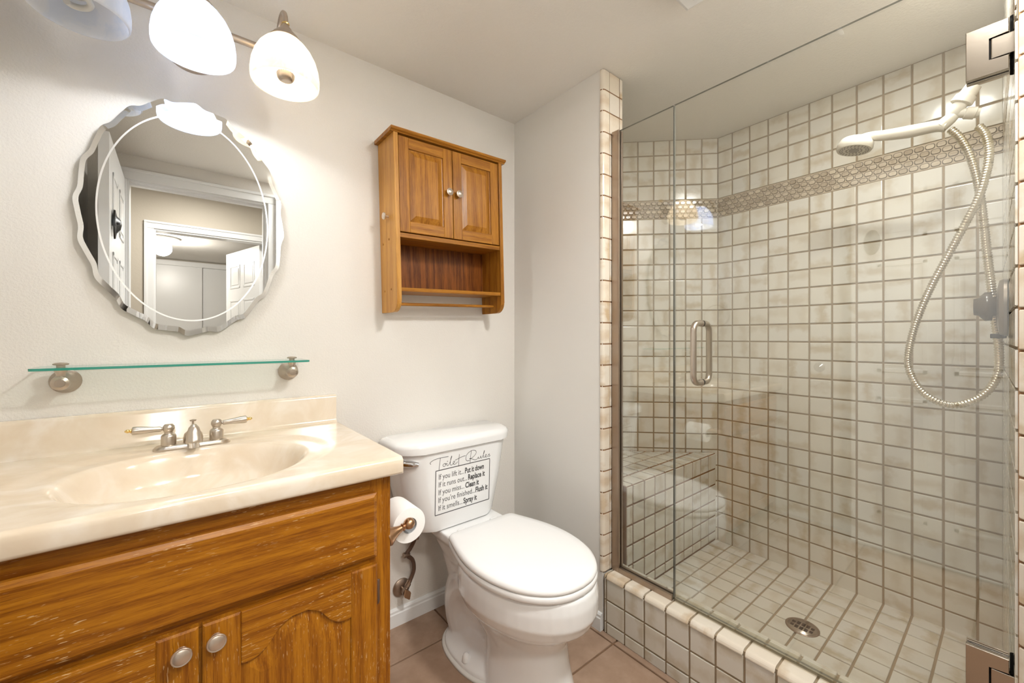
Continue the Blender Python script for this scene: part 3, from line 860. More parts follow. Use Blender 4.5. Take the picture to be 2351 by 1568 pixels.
# ================================================================== VANITY
VX0, VX1 = XL + .006, -.858
VF = -.5486
vc = thing('vanity_cabinet', 'worn honey oak vanity cabinet under the cream sink top', 'vanity cabinet', (-1.25, -.27, 0))
bm = new_bm()
add_box(bm, (VX1 - .018, VF + .019, 0), (VX1, -.016, .7905)); add_box(bm, (VX0, VF + .019, 0), (VX0 + .018, -.016, .7905)); add_box(bm, (VX0 + .018, -.03, .09), (VX1 - .018, -.016, .79))
add_box(bm, (VX0 + .018, VF + .06, .09), (VX1 - .018, -.03, .105)); add_box(bm, (VX0 + .018, VF + .06, 0), (VX1 - .018, VF + .075, .09))
obj('carcass', bm, M['van_z'], vc)
for lo, hi, nm, mt in (((VX1 - .052, VF, .0), (VX1, VF + .019, .7905), 'face_frame_stile', 'van_z'), ((VX0, VF, .0), (VX0 + .045, VF + .019, .7905), 'face_frame_stile', 'van_z'),
    ((-1.27, VF + .0006, .12), (-1.21, VF + .019, .56), 'face_frame_stile', 'van_z'),
    ((VX0 + .045, VF + .0004, .735), (VX1 - .052, VF + .019, .7905), 'face_frame_rail', 'van_x'), ((VX0 + .045, VF + .0004, .560), (VX1 - .052, VF + .019, .625), 'face_frame_rail', 'van_x'), ((VX0 + .045, VF + .0004, .07), (VX1 - .052, VF + .019, .12), 'face_frame_rail', 'van_x')):
    bm = new_bm(); add_box(bm, lo, hi, .0005); obj(nm, bm, M[mt], vc)
DFX0, DFX1 = VX0 + .028, -.8965
DT = .016                     # overlay thickness
yF = VF - DT
def bevel_front(bm, x0, x1, z0, z1, y, t, ch=.007, mi=0):
    """overlay slab with a chamfered front edge"""
    a = [(x0, y + t, z0), (x1, y + t, z0), (x1, y + t, z1), (x0, y + t, z1)]
    b = [(x0, y + ch * .6, z0), (x1, y + ch * .6, z0), (x1, y + ch * .6, z1), (x0, y + ch * .6, z1)]
    c_ = [(x0 + ch, y, z0 + ch), (x1 - ch, y, z0 + ch), (x1 - ch, y, z1 - ch), (x0 + ch, y, z1 - ch)]
    add_rings(bm, [a, b, c_], True, True, True, mi, False)
bm = new_bm(); bevel_front(bm, DFX0, DFX1, .5975, .7535, yF, DT, .009); obj('drawer_front', bm, M['van_x'], vc)
def arch(x, x0, x1, zs, rise):
    t = (x - x0) / (x1 - x0); e = abs(2 * t - 1)
    # cathedral curve: flat shoulders, ogee sweep, crown
    if e > .80: return zs
    k = 1 - e / .80
    return zs + rise * (.5 - .5 * math.cos(math.pi * min(1, k * 1.25))) 
def vanity_door(name, x0, x1, z0, z1, knob_x, knob_z, hinge_x):
    sw, rw = .062, .060
    xi0, xi1 = x0 + sw, x1 - sw; zb = z0 + rw; zs = z1 - .105; rise = .058
    d = None
    d = thing_part('door', vc)
    for xa_, xb_ in ((x0, xi0), (xi1, x1)):
        bm = new_bm(); bevel_front(bm, xa_, xb_, z0, z1, yF, DT, .004); obj('stile', bm, M['van_z'], d)
    n = 28
    xs = [xi0 + (xi1 - xi0) * i / n for i in range(n + 1)]
    bm = new_bm()
    poly = [(x, arch(x, xi0, xi1, zs, rise)) for x in xs] + [(xi1, z1), (xi0, z1)]
    add_prism(bm, poly, (0, yF, 0), (1, 0, 0), (0, 0, 1), (0, DT, 0), 0, .0025)
    obj('rail', bm, M['van_x'], d)
    bm = new_bm(); add_box(bm, (xi0, yF, z0), (xi1, yF + DT, zb), .0025); obj('rail', bm, M['van_x'], d)
    bm = new_bm()
    def ring(inx, inz, y):
        r = [(xi0 + inx + (xi1 - xi0 - 2 * inx) * i / n, y, arch(xs[i], xi0, xi1, zs, rise) - inz) for i in range(n + 1)]
        return [(xi1 - inx, y, zb + inz), (xi0 + inx, y, zb + inz)] + r
    add_rings(bm, [ring(-.006, -.006, yF + .012), ring(-.002, -.002, yF + .0065), ring(.004, .004, yF + .0065), ring(.034, .034, yF + .0015)], True, True, True, 0, False)
    obj('panel', bm, M['van_z'], d)
    bm = new_bm()
    add_lathe(bm, (knob_x, yF, knob_z), (0, -1, 0), [(0, .010), (.004, .008), (.010, .0075), (.014, .016), (.017, .0165), (.0185, .0155), (.0180, .0135), (.0195, .011), (.0205, .001)], 32)
    obj('knob', bm, M['knob'], d, 40)
    hx = hinge_x
    for zc in (z1 - .075, z0 + .075):
        bm = new_bm()
        add_box(bm, (hx - .006, VF - .003, zc - .028), (hx + .006, VF, zc + .028), .001)
        add_lathe(bm, (hx, VF - .004, zc - .030), (0, 0, 1), [(0, .002), (.002, .0035), (.058, .0035), (.060, .002)], 10)
        obj('hinge', bm, M['hosebrown'], d)
vanity_door('door', -1.2375, -.8965, .085, .5815, -1.2165, .548, -.8915)
vanity_door('door', -1.5825, -1.2435, .085, .5815, -1.2690, .546, -1.5875)

# counter top with the bowl moulded in
VTX0, VTX1, VTY = XL + .001, -.838, -.581
ZC = .8357
BCX, BCY = -1.241, -.312
def top_z(x, y):
    dx, dy = x - BCX, y - BCY
    # outer dished oval
    e2 = math.hypot(dx / .315, dy / .247)
    z = ZC
    if e2 < 1:
        t = min(1, (1 - e2) / .16); z -= .0045 * (t * t * (3 - 2 * t))
    dyb = dy + .012
    e1 = math.hypot(dx / .222, dyb / (.205 if dyb < 0 else .175))
    if e1 < 1.10:
        t = (1.10 - e1) / 1.10
        depth = .135 * (1 - (1 - min(1, t / .88)) ** 3.0)
        q = min(1, t / .20); z -= depth * q * q * (3 - 2 * q)
    return z
bm = new_bm()
nx, ny = 220, 150
xs = [VTX0 + (VTX1 - VTX0) * i / nx for i in range(nx + 1)]; ys = [VTY + .012 + (-.001 - VTY - .012) * j / ny for j in range(ny + 1)]
grid = [[bm.verts.new((x, y, top_z(x, y))) for x in xs] for y in ys]
for j in range(ny):
    for i in range(nx):
        f = bm.faces.new((grid[j][i], grid[j][i + 1], grid[j + 1][i + 1], grid[j + 1][i])); f.smooth = True
# rolled front edge and right edge
def edge_strip(verts, off):
    prev = verts
    for (d_, dz) in off:
        cur = [bm.verts.new((o_.co.x + d_[0], o_.co.y + d_[1], ZC + dz)) for o_ in verts]
        for i in range(len(cur) - 1):
            f = bm.faces.new((prev[i], cur[i], cur[i + 1], prev[i + 1])); f.smooth = True
        prev = cur
    return prev
rl = [((0, -.004), -.0008), ((0, -.0085), -.0035), ((0, -.0115), -.008), ((0, -.012), -.016), ((0, -.012), -.036), ((0, -.010), -.041), ((0, -.006), -.044), ((0, .02), -.044)]
edge_strip(grid[0], rl)
right = [grid[j][nx] for j in range(ny + 1)]
edge_strip(right, [((.0012, 0), -.0008), ((.002, 0), -.004), ((.002, 0), -.040), ((0, 0), -.044), ((-.03, 0), -.044)])
# little corner fill
cf = [(VTX1 + d, VTY + .012 - e, ZC + z) for d, e, z in ((0, .004, -.0008), (.0012, 0, -.0008))]
add_lathe(bm, (VTX1 - .0005, VTY + .0125, ZC - .0438), (0, 0, 1), [(0, .0008), (0, .0022), (.038, .0025), (.043, .0012)], 12)
for a_, b_ in (((VTX1 - .0005, VTY + .0005), (VTX1 + .002, VTY + .014)),):
    add_box(bm, (a_[0] - .002, a_[1] + .0006, ZC - .0425), (VTX1 + .0016, VTY + .0125, ZC - .0065), .0015)
vt = thing('sink_top', 'cream cultured marble sink top with oval basin and backsplash', 'sink top', (-1.241, -.29, ZC - .044))
bmesh.ops.recalc_face_normals(bm, faces=bm.faces[:])
o = obj('basin_top', bm, M['marble'], vt, 50, recalc=False)
bm = new_bm()
prof = [(-.001, ZC - .01), (-.001, .930), (-.015, .930), (-.020, .926), (-.0225, .920), (-.0225, ZC + .010), (-.026, ZC + .003), (-.034, ZC - .002), (-.034, ZC - .01)]
add_prism(bm, [(p[0], p[1]) for p in prof], (VTX0, 0, 0), (0, 1, 0), (0, 0, 1), (VTX1 + .0015 - VTX0, 0, 0))
obj('backsplash', bm, M['marble'], vt, 35)
bm = new_bm(); zb_ = top_z(BCX, BCY - .03)
add_lathe(bm, (BCX, BCY - .03, zb_ - .002), (0, 0, 1), [(0, .024), (.004, .024), (.005, .018), (.007, .016), (.009, .001)], 28); obj('drain_stopper', bm, M['nickel'], vt, 40)

# faucet
FX, FY = -1.240, -.105
ZF = top_z(FX, FY) - .0005
fa = thing('faucet', 'brushed nickel two handle faucet behind the oval basin', 'faucet', (FX, FY, ZF))
def stadium(hw, hd, r_, z, n=8):
    out = []
    for cx_, cy_, a0 in ((hw - r_, hd - r_, 0), (-hw + r_, hd - r_, 90), (-hw + r_, -hd + r_, 180), (hw - r_, -hd + r_, 270)):
        for k in range(n + 1):
            t = R(a0 + 90 * k / n); out.append((FX + cx_ + r_ * math.cos(t), FY + cy_ + r_ * math.sin(t), ZF + z))
    return out
bm = new_bm(); add_rings(bm, [stadium(.085, .027, .0269, 0), stadium(.085, .027, .0269, .005), stadium(.081, .0235, .0234, .009), stadium(.076, .020, .0199, .0125), stadium(.070, .016, .0159, .0135)]); obj('base_plate', bm, M['nickel'], fa, 40)
for s in (-1, 1):
    bx_ = FX + s * .0525
    bm = new_bm()
    add_lathe(bm, (bx_, FY, ZF + .010), (0, 0, 1), [(0, .019), (.003, .0185), (.003, .0165), (.026, .0165), (.030, .015), (.034, .0095), (.037, .009), (.041, .0115), (.047, .0135), (.053, .0125), (.058, .009), (.0585, .001)], 28)
    h = obj('handle', bm, M['nickel'], fa, 40)
    bm = new_bm(); dvx = Vector((s * .995, -.03, .05))
    base = Vector((bx_ + s * .011, FY, ZF + .057))
    add_lathe(bm, base, dvx, [(0, .004), (.003, .004), (.004, .0062), (.007, .0070), (.018, .0068), (.030, .0082), (.046, .0102), (.056, .0108), (.061, .0100), (.063, .006)], 22)
    obj('lever', bm, M['nickel'], h, 40)
    bm = new_bm(); add_lathe(bm, base + dvx.normalized() * .063, dvx, [(0, .0052), (.002, .0055), (.003, .003), (.005, .0046), (.008, .0048), (.011, .003), (.013, .001)], 16)
    obj('tip', bm, M['brass'], h, 40)
bm = new_bm()
add_lathe(bm, (FX, FY + .004, ZF + .008), (0, 0, 1), [(0, .022), (.006, .022), (.016, .0225), (.028, .020), (.036, .012), (.038, .001)], 26)
add_lathe(bm, (FX, FY - .052, ZF + .020), (0, .12, 1), [(0, .018), (.004, .0195), (.009, .0172), (.026, .0155), (.040, .0115), (.049, .005), (.050, .001)], 26)
add_tube(bm, catmull([(FX, FY + .004, ZF + .028), (FX, FY - .02, ZF + .040), (FX, FY - .048, ZF + .040)], 6), .0135, 18)
obj('spout', bm, M['nickel'], fa, 45)
bm = new_bm(); add_lathe(bm, (FX, FY - .053, ZF + .008), (0, 0, 1), [(0, .0005), (0, .0115), (.013, .0125), (.013, .001)], 24); obj('aerator', bm, M['chrome'], fa, 40)
bm = new_bm(); add_lathe(bm, (FX, FY + .020, ZF + .04), (0, 0, 1), [(0, .0025), (.026, .0025), (.027, .007), (.030, .0078), (.032, .001)], 16); obj('lift_rod', bm, M['nickel_dark'], fa, 40)

# ================================================================== GLASS SHELF
gs = thing('glass_shelf', 'glass shelf with green edge on two nickel posts below the mirror', 'shelf', (-1.243, 0, 1.04))
SZ = 1.0545
bm = new_bm()
def rounded_rect(x0, x1, y0, y1, r_, n=6):
    out = []
    for cx_, cy_, a0 in ((x1 - r_, y1 - r_, 0), (x0 + r_, y1 - r_, 90), (x0 + r_, y0 + r_, 180), (x1 - r_, y0 + r_, 270)):
        for k in range(n + 1):
            t = R(a0 + 90 * k / n); out.append((cx_ + r_ * math.cos(t), cy_ + r_ * math.sin(t)))
    return out
add_prism(bm, rounded_rect(-1.5395, -.947, -.130, -.012, .010), (0, 0, SZ), (1, 0, 0), (0, 1, 0), (0, 0, .006))
bm.normal_update()
for f in bm.faces: f.material_index = 0 if abs(f.normal.z) > .9 else 1
obj('glass', bm, [M['shelf_glass'], M['shelf_edge']], gs)
for x in (-1.497, -.9855):
    bm = new_bm()
    add_lathe(bm, (x, -.0005, 1.020), (0, -1, 0), [(0, .030), (.004, .030), (.007, .027), (.010, .0265), (.013, .023), (.024, .020), (.034, .014), (.046, .0135), (.056, .0165), (.064, .0180), (.071, .0165), (.074, .010), (.0755, .0095), (.076, .001)], 32)
    add_lathe(bm, (x, -.060, 1.028), (0, 0, 1), [(0, .012), (.006, .009), (.014, .0085), (.020, .0115), (.0262, .0125), (.0262, .001)], 24)
    b_ = obj('bracket', bm, M['nickel_dark'], gs, 40)
    bm = new_bm(); add_lathe(bm, (x, -.060, SZ + .0061), (0, 0, 1), [(0, .008), (.003, .008), (.004, .014), (.007, .0145), (.009, .011), (.010, .001)], 24); obj('cap', bm, M['nickel_dark'], b_, 40)

# ================================================================== MIRROR
mr = thing('wall_mirror', 'oval mirror with wavy scalloped rim hanging over the sink', 'mirror', (-1.242, 0, 1.479))
MXC, MZC, MA, MB_ = -1.242, 1.479, .238, .338
def mirror_ring(k, y, n=288, wav=1.0):
    out = []
    for i in range(n):
        t = 2 * math.pi * i / n
        w = 1 + wav * .014 * math.cos(20 * t + .3 + .5 * math.cos(20 * t))
        out.append((MXC + MA * k * w * math.cos(t), y, MZC + MB_ * k * w * math.sin(t)))
    return out
yb, yf = -.014, -.019
bm = new_bm()
rows = add_rings(bm, [mirror_ring(.99, yb), mirror_ring(1.0, yb), mirror_ring(1.0, yf + .0012)], True, True, False, 1, False)
add_rings(bm, [mirror_ring(1.0, yf + .0012), mirror_ring(.955, yf)], True, False, False, 0, False)
inner = mirror_ring(.955, yf)
f = bm.faces.new([bm.verts.new(p) for p in inner]); f.material_index = 0
bmesh.ops.remove_doubles(bm, verts=bm.verts[:], dist=1e-6)
obj('glass', bm, [M['mirror'], M['mirror_edge']], mr)
bm = new_bm()
def ell(a_, b_, y, n=160): return [(MXC - .002 + a_ * math.cos(2 * math.pi * i / n), y, MZC - .001 + b_ * math.sin(2 * math.pi * i / n)) for i in range(n)]
add_rings(bm, [ell(.1975, .2985, yf - .0003), ell(.1935, .2945, yf - .0003)], True, False, False); obj('engraved_line', bm, M['mirror_cut'], mr)
bm = new_bm(); add_box(bm, (MXC - .06, -.0135, MZC - .10), (MXC + .06, -.0005, MZC + .10)); obj('wall_mount', bm, M['oldmetal'], mr)

# ================================================================== VANITY LIGHT
vl = thing('vanity_light', 'three lamp nickel bar light with alabaster glass shades over the mirror', 'light fixture', (-1.241, 0, 1.98))
RZ, RY = 1.997, -.120
bm = new_bm(); add_lathe(bm, (-1.2405, -.0005, 1.988), (0, -1, 0), [(0, .072), (.006, .070), (.012, .064), (.016, .060), (.022, .045), (.024, .001)], 40)
add_tube(bm, [(-1.2405, -.02, 1.99), (-1.2405, RY, RZ)], .010, 14); obj('backplate', bm, M['nickel_dark'], vl, 40)
bm = new_bm(); add_tube(bm, [(LX[0] - .05, RY, RZ), (LX[2] + .045, RY, RZ)], .0100, 18); obj('bar', bm, M['nickel_dark'], vl, 40)
for s, x in ((-1, LX[0] - .05), (1, LX[2] + .045)):
    bm = new_bm(); add_lathe(bm, (x, RY, RZ), (s, 0, 0), [(0, .0115), (.004, .0125), (.007, .008), (.011, .010), (.016, .008), (.018, .001)], 18); obj('finial', bm, M['brass'], vl, 40)
for i, x in enumerate(LX):
    tp = 2.078
    bm = new_bm()
    rr_ = (RY - LY) / 2; yc = (RY + LY) / 2
    pts = [(x, RY, RZ), (x, RY, tp - rr_)] + [(x, yc + rr_ * math.cos(R(a_)), tp - rr_ + rr_ * math.sin(R(a_))) for a_ in range(15, 180, 15)] + [(x, LY, tp - rr_), (x, LY, LZ + .175)]
    add_tube(bm, pts, .0065, 14)
    arm = obj('arm', bm, M['nickel_dark'], vl, 40)
    bm = new_bm(); add_lathe(bm, (x, LY, LZ + .1245), (0, 0, 1), [(0, .0420), (.003, .0415), (.008, .036), (.014, .033), (.016, .028), (.024, .024), (.028, .018), (.036, .015), (.042, .009), (.050, .008)], 28)
    add_lathe(bm, (x, LY, LZ + .172), (0, 0, 1), [(0, .009), (.003, .010), (.006, .008)], 16, 1)
    obj('shade_holder', bm, [M['nickel_dark'], M['brass']], arm, 40)
    bm = new_bm()
    outer = [(0, .0830), (.004, .0855), (.012, .0868), (.028, .0870), (.052, .0840), (.075, .0772), (.096, .0665), (.112, .0540), (.125, .0400), (.130, .0320)]
    innr = [(z, r_ - .0035) for z, r_ in reversed(outer)]
    add_lathe(bm, (x, LY, LZ), (0, 0, 1), outer + innr[:-1] + [(0.0, .0815), (0, .0830)], 56, 0, False, False)
    bmesh.ops.remove_doubles(bm, verts=bm.verts[:], dist=1e-6)
    obj('shade', bm, (M['shade_off'], M['shade_cool'], M['shade_warm'])[i], arm, 60)
    bm = new_bm()
    if i == 0:      # unlit spiral lamp
        pts = []
        for k in range(140):
            t = k / 139; ang = t * 2 * math.pi * 3.5; r_ = .026 - .008 * t
            pts.append((x + r_ * math.cos(ang), LY + r_ * math.sin(ang), LZ + .105 - .085 * t))
        add_tube(bm, pts, .0062, 10); add_lathe(bm, (x, LY, LZ + .108), (0, 0, 1), [(0, .024), (.03, .018)], 20)
        obj('bulb', bm, M['cfl'], arm, 60)
    else:
        ro = .031 if i == 1 else .028
        add_lathe(bm, (x, LY, LZ + .055 - ro), (0, 0, 1), [(0, .001)] + [(ro + a_, b_) for a_, b_ in sphere_prof(ro, 10, -85, 50)] + [(.080, .014)], 24, 0)
        bu = obj('bulb', bm, (None, M['bulb_cool'], M['bulb_warm'])[i], arm, 60)
        bu.visible_shadow = True
        if i == 2:
            bm = new_bm(); add_lathe(bm, (x, LY, LZ + .012), (0, 0, 1), [(0, .001), (.0, .010), (.002, .016), (.010, .0205), (.020, .0215), (.028, .018)], 40, 0, True, True, 1, .07)
            obj('bulb_cap', bm, M['nickel_dark'], arm)

# ================================================================== WALL CABINET
wc = thing('wall_cabinet', 'honey oak wall cabinet with two doors and open shelf above the toilet', 'wall cabinet', (-.427, 0, 1.552))
X0, X1 = -.6705, -.1835; D_ = -.145; ZT, ZB = 1.872, 1.231
t_ = .017
def side_poly(n=8):
    r_ = .045
    return [(0, ZT), (D_, ZT), (D_, ZB + r_)] + [(D_ + r_ * (1 - math.cos(R(90 * k / n))), ZB + r_ * (1 - math.sin(R(90 * k / n)))) for k in range(1, n + 1)] + [(0, ZB)]
for x in (X0, X1 - t_):
    bm = new_bm(); add_prism(bm, side_poly(), (x, 0, 0), (0, 1, 0), (0, 0, 1), (t_, 0, 0), 0, .0015)
    for v in bm.verts: v.co.y -= .0015
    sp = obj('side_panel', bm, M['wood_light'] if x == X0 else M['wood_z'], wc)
    if x == X0:
        for (yy, zz) in ((-.030, 1.49), (-.085, 1.50), (-.035, 1.312), (-.095, 1.316)):
            bm = new_bm(); add_lathe(bm, (X0 - .0002, yy, zz), (-1, 0, 0), [(0, .0045), (.0012, .0035), (.0014, .0003)], 12)
            obj('dowel_plug', bm, M['wood_z'], sp)
        bm = new_bm(); add_lathe(bm, (X0, -.085, 1.583), (-1, 0, 0), [(0, .006), (.010, .005), (.013, .012), (.017, .0135), (.021, .011), (.023, .001)], 24); obj('knob', bm, M['knob'], sp, 40)
bm = new_bm()
cp = [(0, 0), (D_ - .002, 0), (D_ - .004, .003), (D_ - .012, .006), (D_ - .014, .010), (D_ - .014, .014), (0, .014)]
add_prism(bm, cp, (X0 - .013, -.0015, ZT), (0, 1, 0), (0, 0, 1), (X1 - X0 + .026, 0, 0)); obj('top', bm, M['wood_x'], wc)
bm = new_bm(); add_box(bm, (X0 + t_, D_ + .002, 1.500), (X1 - t_, -.012, 1.517), .001); obj('shelf', bm, M['wood_x'], wc)
bm = new_bm(); add_box(bm, (X0 + t_, D_ + .003, 1.305), (X1 - t_, -.004, 1.319), .001); obj('shelf', bm, M['wood_x'], wc)
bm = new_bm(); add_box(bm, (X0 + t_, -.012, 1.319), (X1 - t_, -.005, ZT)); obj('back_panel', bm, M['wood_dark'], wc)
bm = new_bm(); add_box(bm, (X0 + t_, D_ + .018, 1.856), (X1 - t_, -.012, ZT)); obj('top_rail', bm, M['wood_x'], wc)
bm = new_bm(); add_tube(bm, [(X0 + t_ - .002, -.085, 1.262), (X1 - t_ + .002, -.085, 1.262)], .0062, 14); obj('towel_bar', bm, M['wood_x'], wc, 40)
def wc_door(x0, x1, kx):
    z0, z1 = 1.5215, 1.8665; y = D_ + .002; T = .016; sw = .040
    d = thing_part('door', wc)
    for a_, b_, c_, e_, nm, mt in ((x0, x0 + sw, z0, z1, 'stile', 'wood_z'), (x1 - sw, x1, z0, z1, 'stile', 'wood_z'), (x0 + sw, x1 - sw, z1 - sw, z1, 'rail', 'wood_x'), (x0 + sw, x1 - sw, z0, z0 + sw, 'rail', 'wood_x')):
        bm = new_bm(); bevel_front(bm, a_, b_, c_, e_, y, T, .0015); obj(nm, bm, M[mt], d)
    bm = new_bm(); a0, a1, b0, b1 = x0 + sw, x1 - sw, z0 + sw, z1 - sw
    def rg(i, yy): return [(a0 + i, yy, b0 + i), (a1 - i, yy, b0 + i), (a1 - i, yy, b1 - i), (a0 + i, yy, b1 - i)]
    add_rings(bm, [rg(-.004, y + .012), rg(0, y + .006), rg(.004, y + .007), rg(.024, y + .001)], True, True, True, 0, False); obj('panel', bm, M['wood_z'], d)
    bm = new_bm(); add_lathe(bm, (kx, y, 1.697), (0, -1, 0), [(0, .006), (.007, .005), (.011, .010), (.014, .0140), (.018, .0135), (.0185, .0115), (.021, .009), (.022, .001)], 28); obj('knob', bm, M['knob'], d, 40)
wc_door(X0 + t_ + .002, -.4290, -.4500); wc_door(-.4265, X1 - t_ - .002, -.4060)
wc.rotation_euler = (0, R(-1.5), 0)

# ================================================================== TOILET
to = thing('toilet', 'white two piece toilet with closed lid and printed tank', 'toilet', (-.415, -.11, 0))
TX = -.425
def tank_ring(hw, fw, yb_, yf_, z, n=8):
    half = []
    ys_ = yf_ + .072
    P0, P1, P2 = Vector((fw, yf_)), Vector(((fw + hw) / 2 + .021, (yf_ + ys_) / 2 - .018)), Vector((hw, ys_))
    for k in range(n + 1):
        t = k / n; half.append(P0 * (1 - t) ** 2 + P1 * 2 * t * (1 - t) + P2 * t * t)
    half += [Vector((hw, yb_ - .02)), Vector((hw - .006, yb_ - .006)), Vector((hw - .02, yb_))]
    pts = [(TX + p.x, p.y, z) for p in half] + [(TX - p.x, p.y, z) for p in reversed(half)]
    return pts
bm = new_bm()
add_rings(bm, [tank_ring(.165, .100, -.035, -.188, .4145), tank_ring(.178, .112, -.022, -.200, .4195), tank_ring(.188, .118, -.02, -.203, .435), tank_ring(.222, .145, -.02, -.208, .58), tank_ring(.246, .162, -.02, -.212, .712)], smooth=True)
tank = obj('tank', bm, M['porcelain'], to, 30)
bm = new_bm()
add_rings(bm, [tank_ring(.249, .164, -.017, -.215, .711), tank_ring(.258, .171, -.013, -.2235, .716), tank_ring(.2595, .172, -.012, -.225, .736), tank_ring(.2585, .1715, -.012, -.2235, .744), tank_ring(.252, .168, -.016, -.218, .752), tank_ring(.238, .158, -.026, -.206, .7575)])
obj('tank_lid', bm, M['porcelain'], to, 50)
bm = new_bm()
lx, ly, lz = TX - .232, -.165, .686
add_lathe(bm, (lx, ly, lz), (-.55, -.83, 0), [(-.01, .013), (.006, .013), (.009, .010), (.012, .008)], 20)
add_tube(bm, catmull([(lx - .004, ly - .006, lz), (lx + .004, ly - .014, lz - .001), (lx + .028, ly - .030, lz - .003), (lx + .044, ly - .042, lz - .004)], 5), lambda i, n: .006 + .0055 * math.sin(math.pi * min(1, (i + 1) / n * .92)), 14)
obj('flush_lever', bm, M['chrome'], to, 40)
BX = -.3850
UP = .0080
def egg(yw, af, ab, hw, z, pb=2.0, pf=2.0, n=48, dx=0):
    out = []
    for i in range(n):
        t = 2 * math.pi * i / n
        c_, s_ = math.cos(t), math.sin(t)
        p = pf if s_ < 0 else pb
        e = 2.0 / p
        xx = hw * math.copysign(abs(c_) ** e, c_); yy = (af if s_ < 0 else ab) * math.copysign(abs(s_) ** e, s_)
        out.append((BX + dx + xx, yw + yy, z))
    return out
SEAT_HALF = [(0, -.262), (.07, -.262), (.125, -.263), (.142, -.268), (.151, -.280), (.158, -.302), (.176, -.36), (.191, -.42), (.1985, -.48), (.1975, -.54), (.187, -.60), (.165, -.66), (.134, -.706), (.095, -.741), (.048, -.762), (0, -.768)]
def seat_ring(k, z, grow=0.0):
    h = catmull([(p[0], p[1], 0) for p in SEAT_HALF], 4)
    pts = [(p.x, p.y) for p in h] + [(-p.x, p.y) for p in reversed(h[1:-1])]
    c_ = -.50
    return [(BX + x * k + math.copysign(grow, x) * min(1, abs(x) / .1), c_ + (y - c_) * k - (grow if y < -.6 else 0) * max(0, 1 - abs(x) / .2), z + UP) for x, y in pts]
bm = new_bm()
# bowl with apron
add_rings(bm, [egg(-.470, .195, .16, .120, .205, dx=.008), egg(-.475, .235, .19, .155, .232, dx=.008), egg(-.478, .262, .20, .178, 0.258, dx=.006), egg(-.478, .282, .205, .191, 0.276, dx=.006), egg(-.478, .290, .21, .198, 0.296, dx=.005), egg(-.478, .297, .215, .203, 0.308, dx=.005), egg(-.478, .298, .215, .204, 0.353, dx=.005), egg(-.478, .292, .215, .200, 0.384, dx=.004), egg(-.478, .286, .212, .195, 0.3905, dx=.003), egg(-.478, .20, .16, .13, 0.3905)])
# pedestal flaring to the foot
add_rings(bm, [egg(-.475, .225, .10, .134, .0, dx=.012), egg(-.475, .218, .10, .128, .03, dx=.012), egg(-.475, .200, .11, .116, .10, dx=.012), egg(-.472, .192, .12, .112, .17, dx=.012), egg(-.472, .21, .15, .125, .215, dx=.010), egg(-.475, .245, .18, .160, 0.258, dx=.008)], smooth=True)
# rear trapway body under the tank
add_rings(bm, [egg(-.30, .20, .165, .105, .0, 3, 2.2), egg(-.30, .20, .165, .100, .06, 3, 2.2), egg(-.28, .18, .15, .085, .13, 3, 2.2), egg(-.26, .18, .16, .085, .22, 3, 2.2), egg(-.24, .18, .17, .098, .30, 3, 2.2), egg(-.22, .16, .16, .118, .36, 4, 2.4), egg(-.21, .15, .17, .135, .385, 5, 3), egg(-.20, .13, .165, .135, .4135, 5, 3), egg(-.20, .12, .155, .12, .4145, 5, 3)], smooth=True)
# sweeping trapway bulge
add_tube(bm, catmull([(BX, -.50, .15), (BX, -.40, .20), (BX, -.30, .235), (BX, -.22, .19), (BX, -.20, .10), (BX, -.24, .03)], 6), .103, 22)
add_rings(bm, [egg(-.335, .20, .195, .146, .0, 2.6), egg(-.335, .197, .192, .143, .018, 2.6), egg(-.335, .185, .18, .130, .030, 2.6), egg(-.335, .165, .16, .105, .060, 2.4), egg(-.335, .15, .14, .090, .105, 2.2)])
o = obj('bowl', bm, M['porcelain'], to, 180)
md = o.modifiers.new('blend', 'REMESH'); md.mode = 'VOXEL'; md.voxel_size = .0045; md.use_smooth_shade = True
md = o.modifiers.new('soften', 'SMOOTH'); md.factor = .5; md.iterations = 4
bm = new_bm(); add_rings(bm, [egg(-.335, .210, .203, .155, .0, 2.6), egg(-.335, .206, .200, .151, .006, 2.6), egg(-.335, .197, .193, .143, .010, 2.6)]); obj('caulk', bm, M['caulk'], to)
for s in (-1, 1):
    bm = new_bm(); add_lathe(bm, (BX + s * .127, -.355, .028), (0, 0, 1), [(0, .014), (.012, .013), (.020, .010), (.025, .005), (.026, .0005)], 20)
    obj('bolt_cap', bm, M['seat'], to, 50)
bm = new_bm()
add_rings(bm, [seat_ring(.90, .3835), seat_ring(.985, .3845), seat_ring(.998, .390), seat_ring(.998, .399), seat_ring(.985, .4045), seat_ring(.90, .4052)]); obj('seat', bm, M['seat'], to, 60)
bm = new_bm()
add_rings(bm, [seat_ring(.90, .4065), seat_ring(.982, .4070), seat_ring(.994, .4115), seat_ring(.992, .417), seat_ring(.974, .4235), seat_ring(.935, .4280), seat_ring(.80, .4310), seat_ring(.5, .4325)]); obj('lid', bm, M['seat'], to, 60)
for s in (-1, 1):
    bm = new_bm(); add_box(bm, (BX + s * .075 - .018, -.275, .390), (BX + s * .075 + .018, -.240, .425), .006)
    obj('seat_hinge', bm, M['seat'], to)

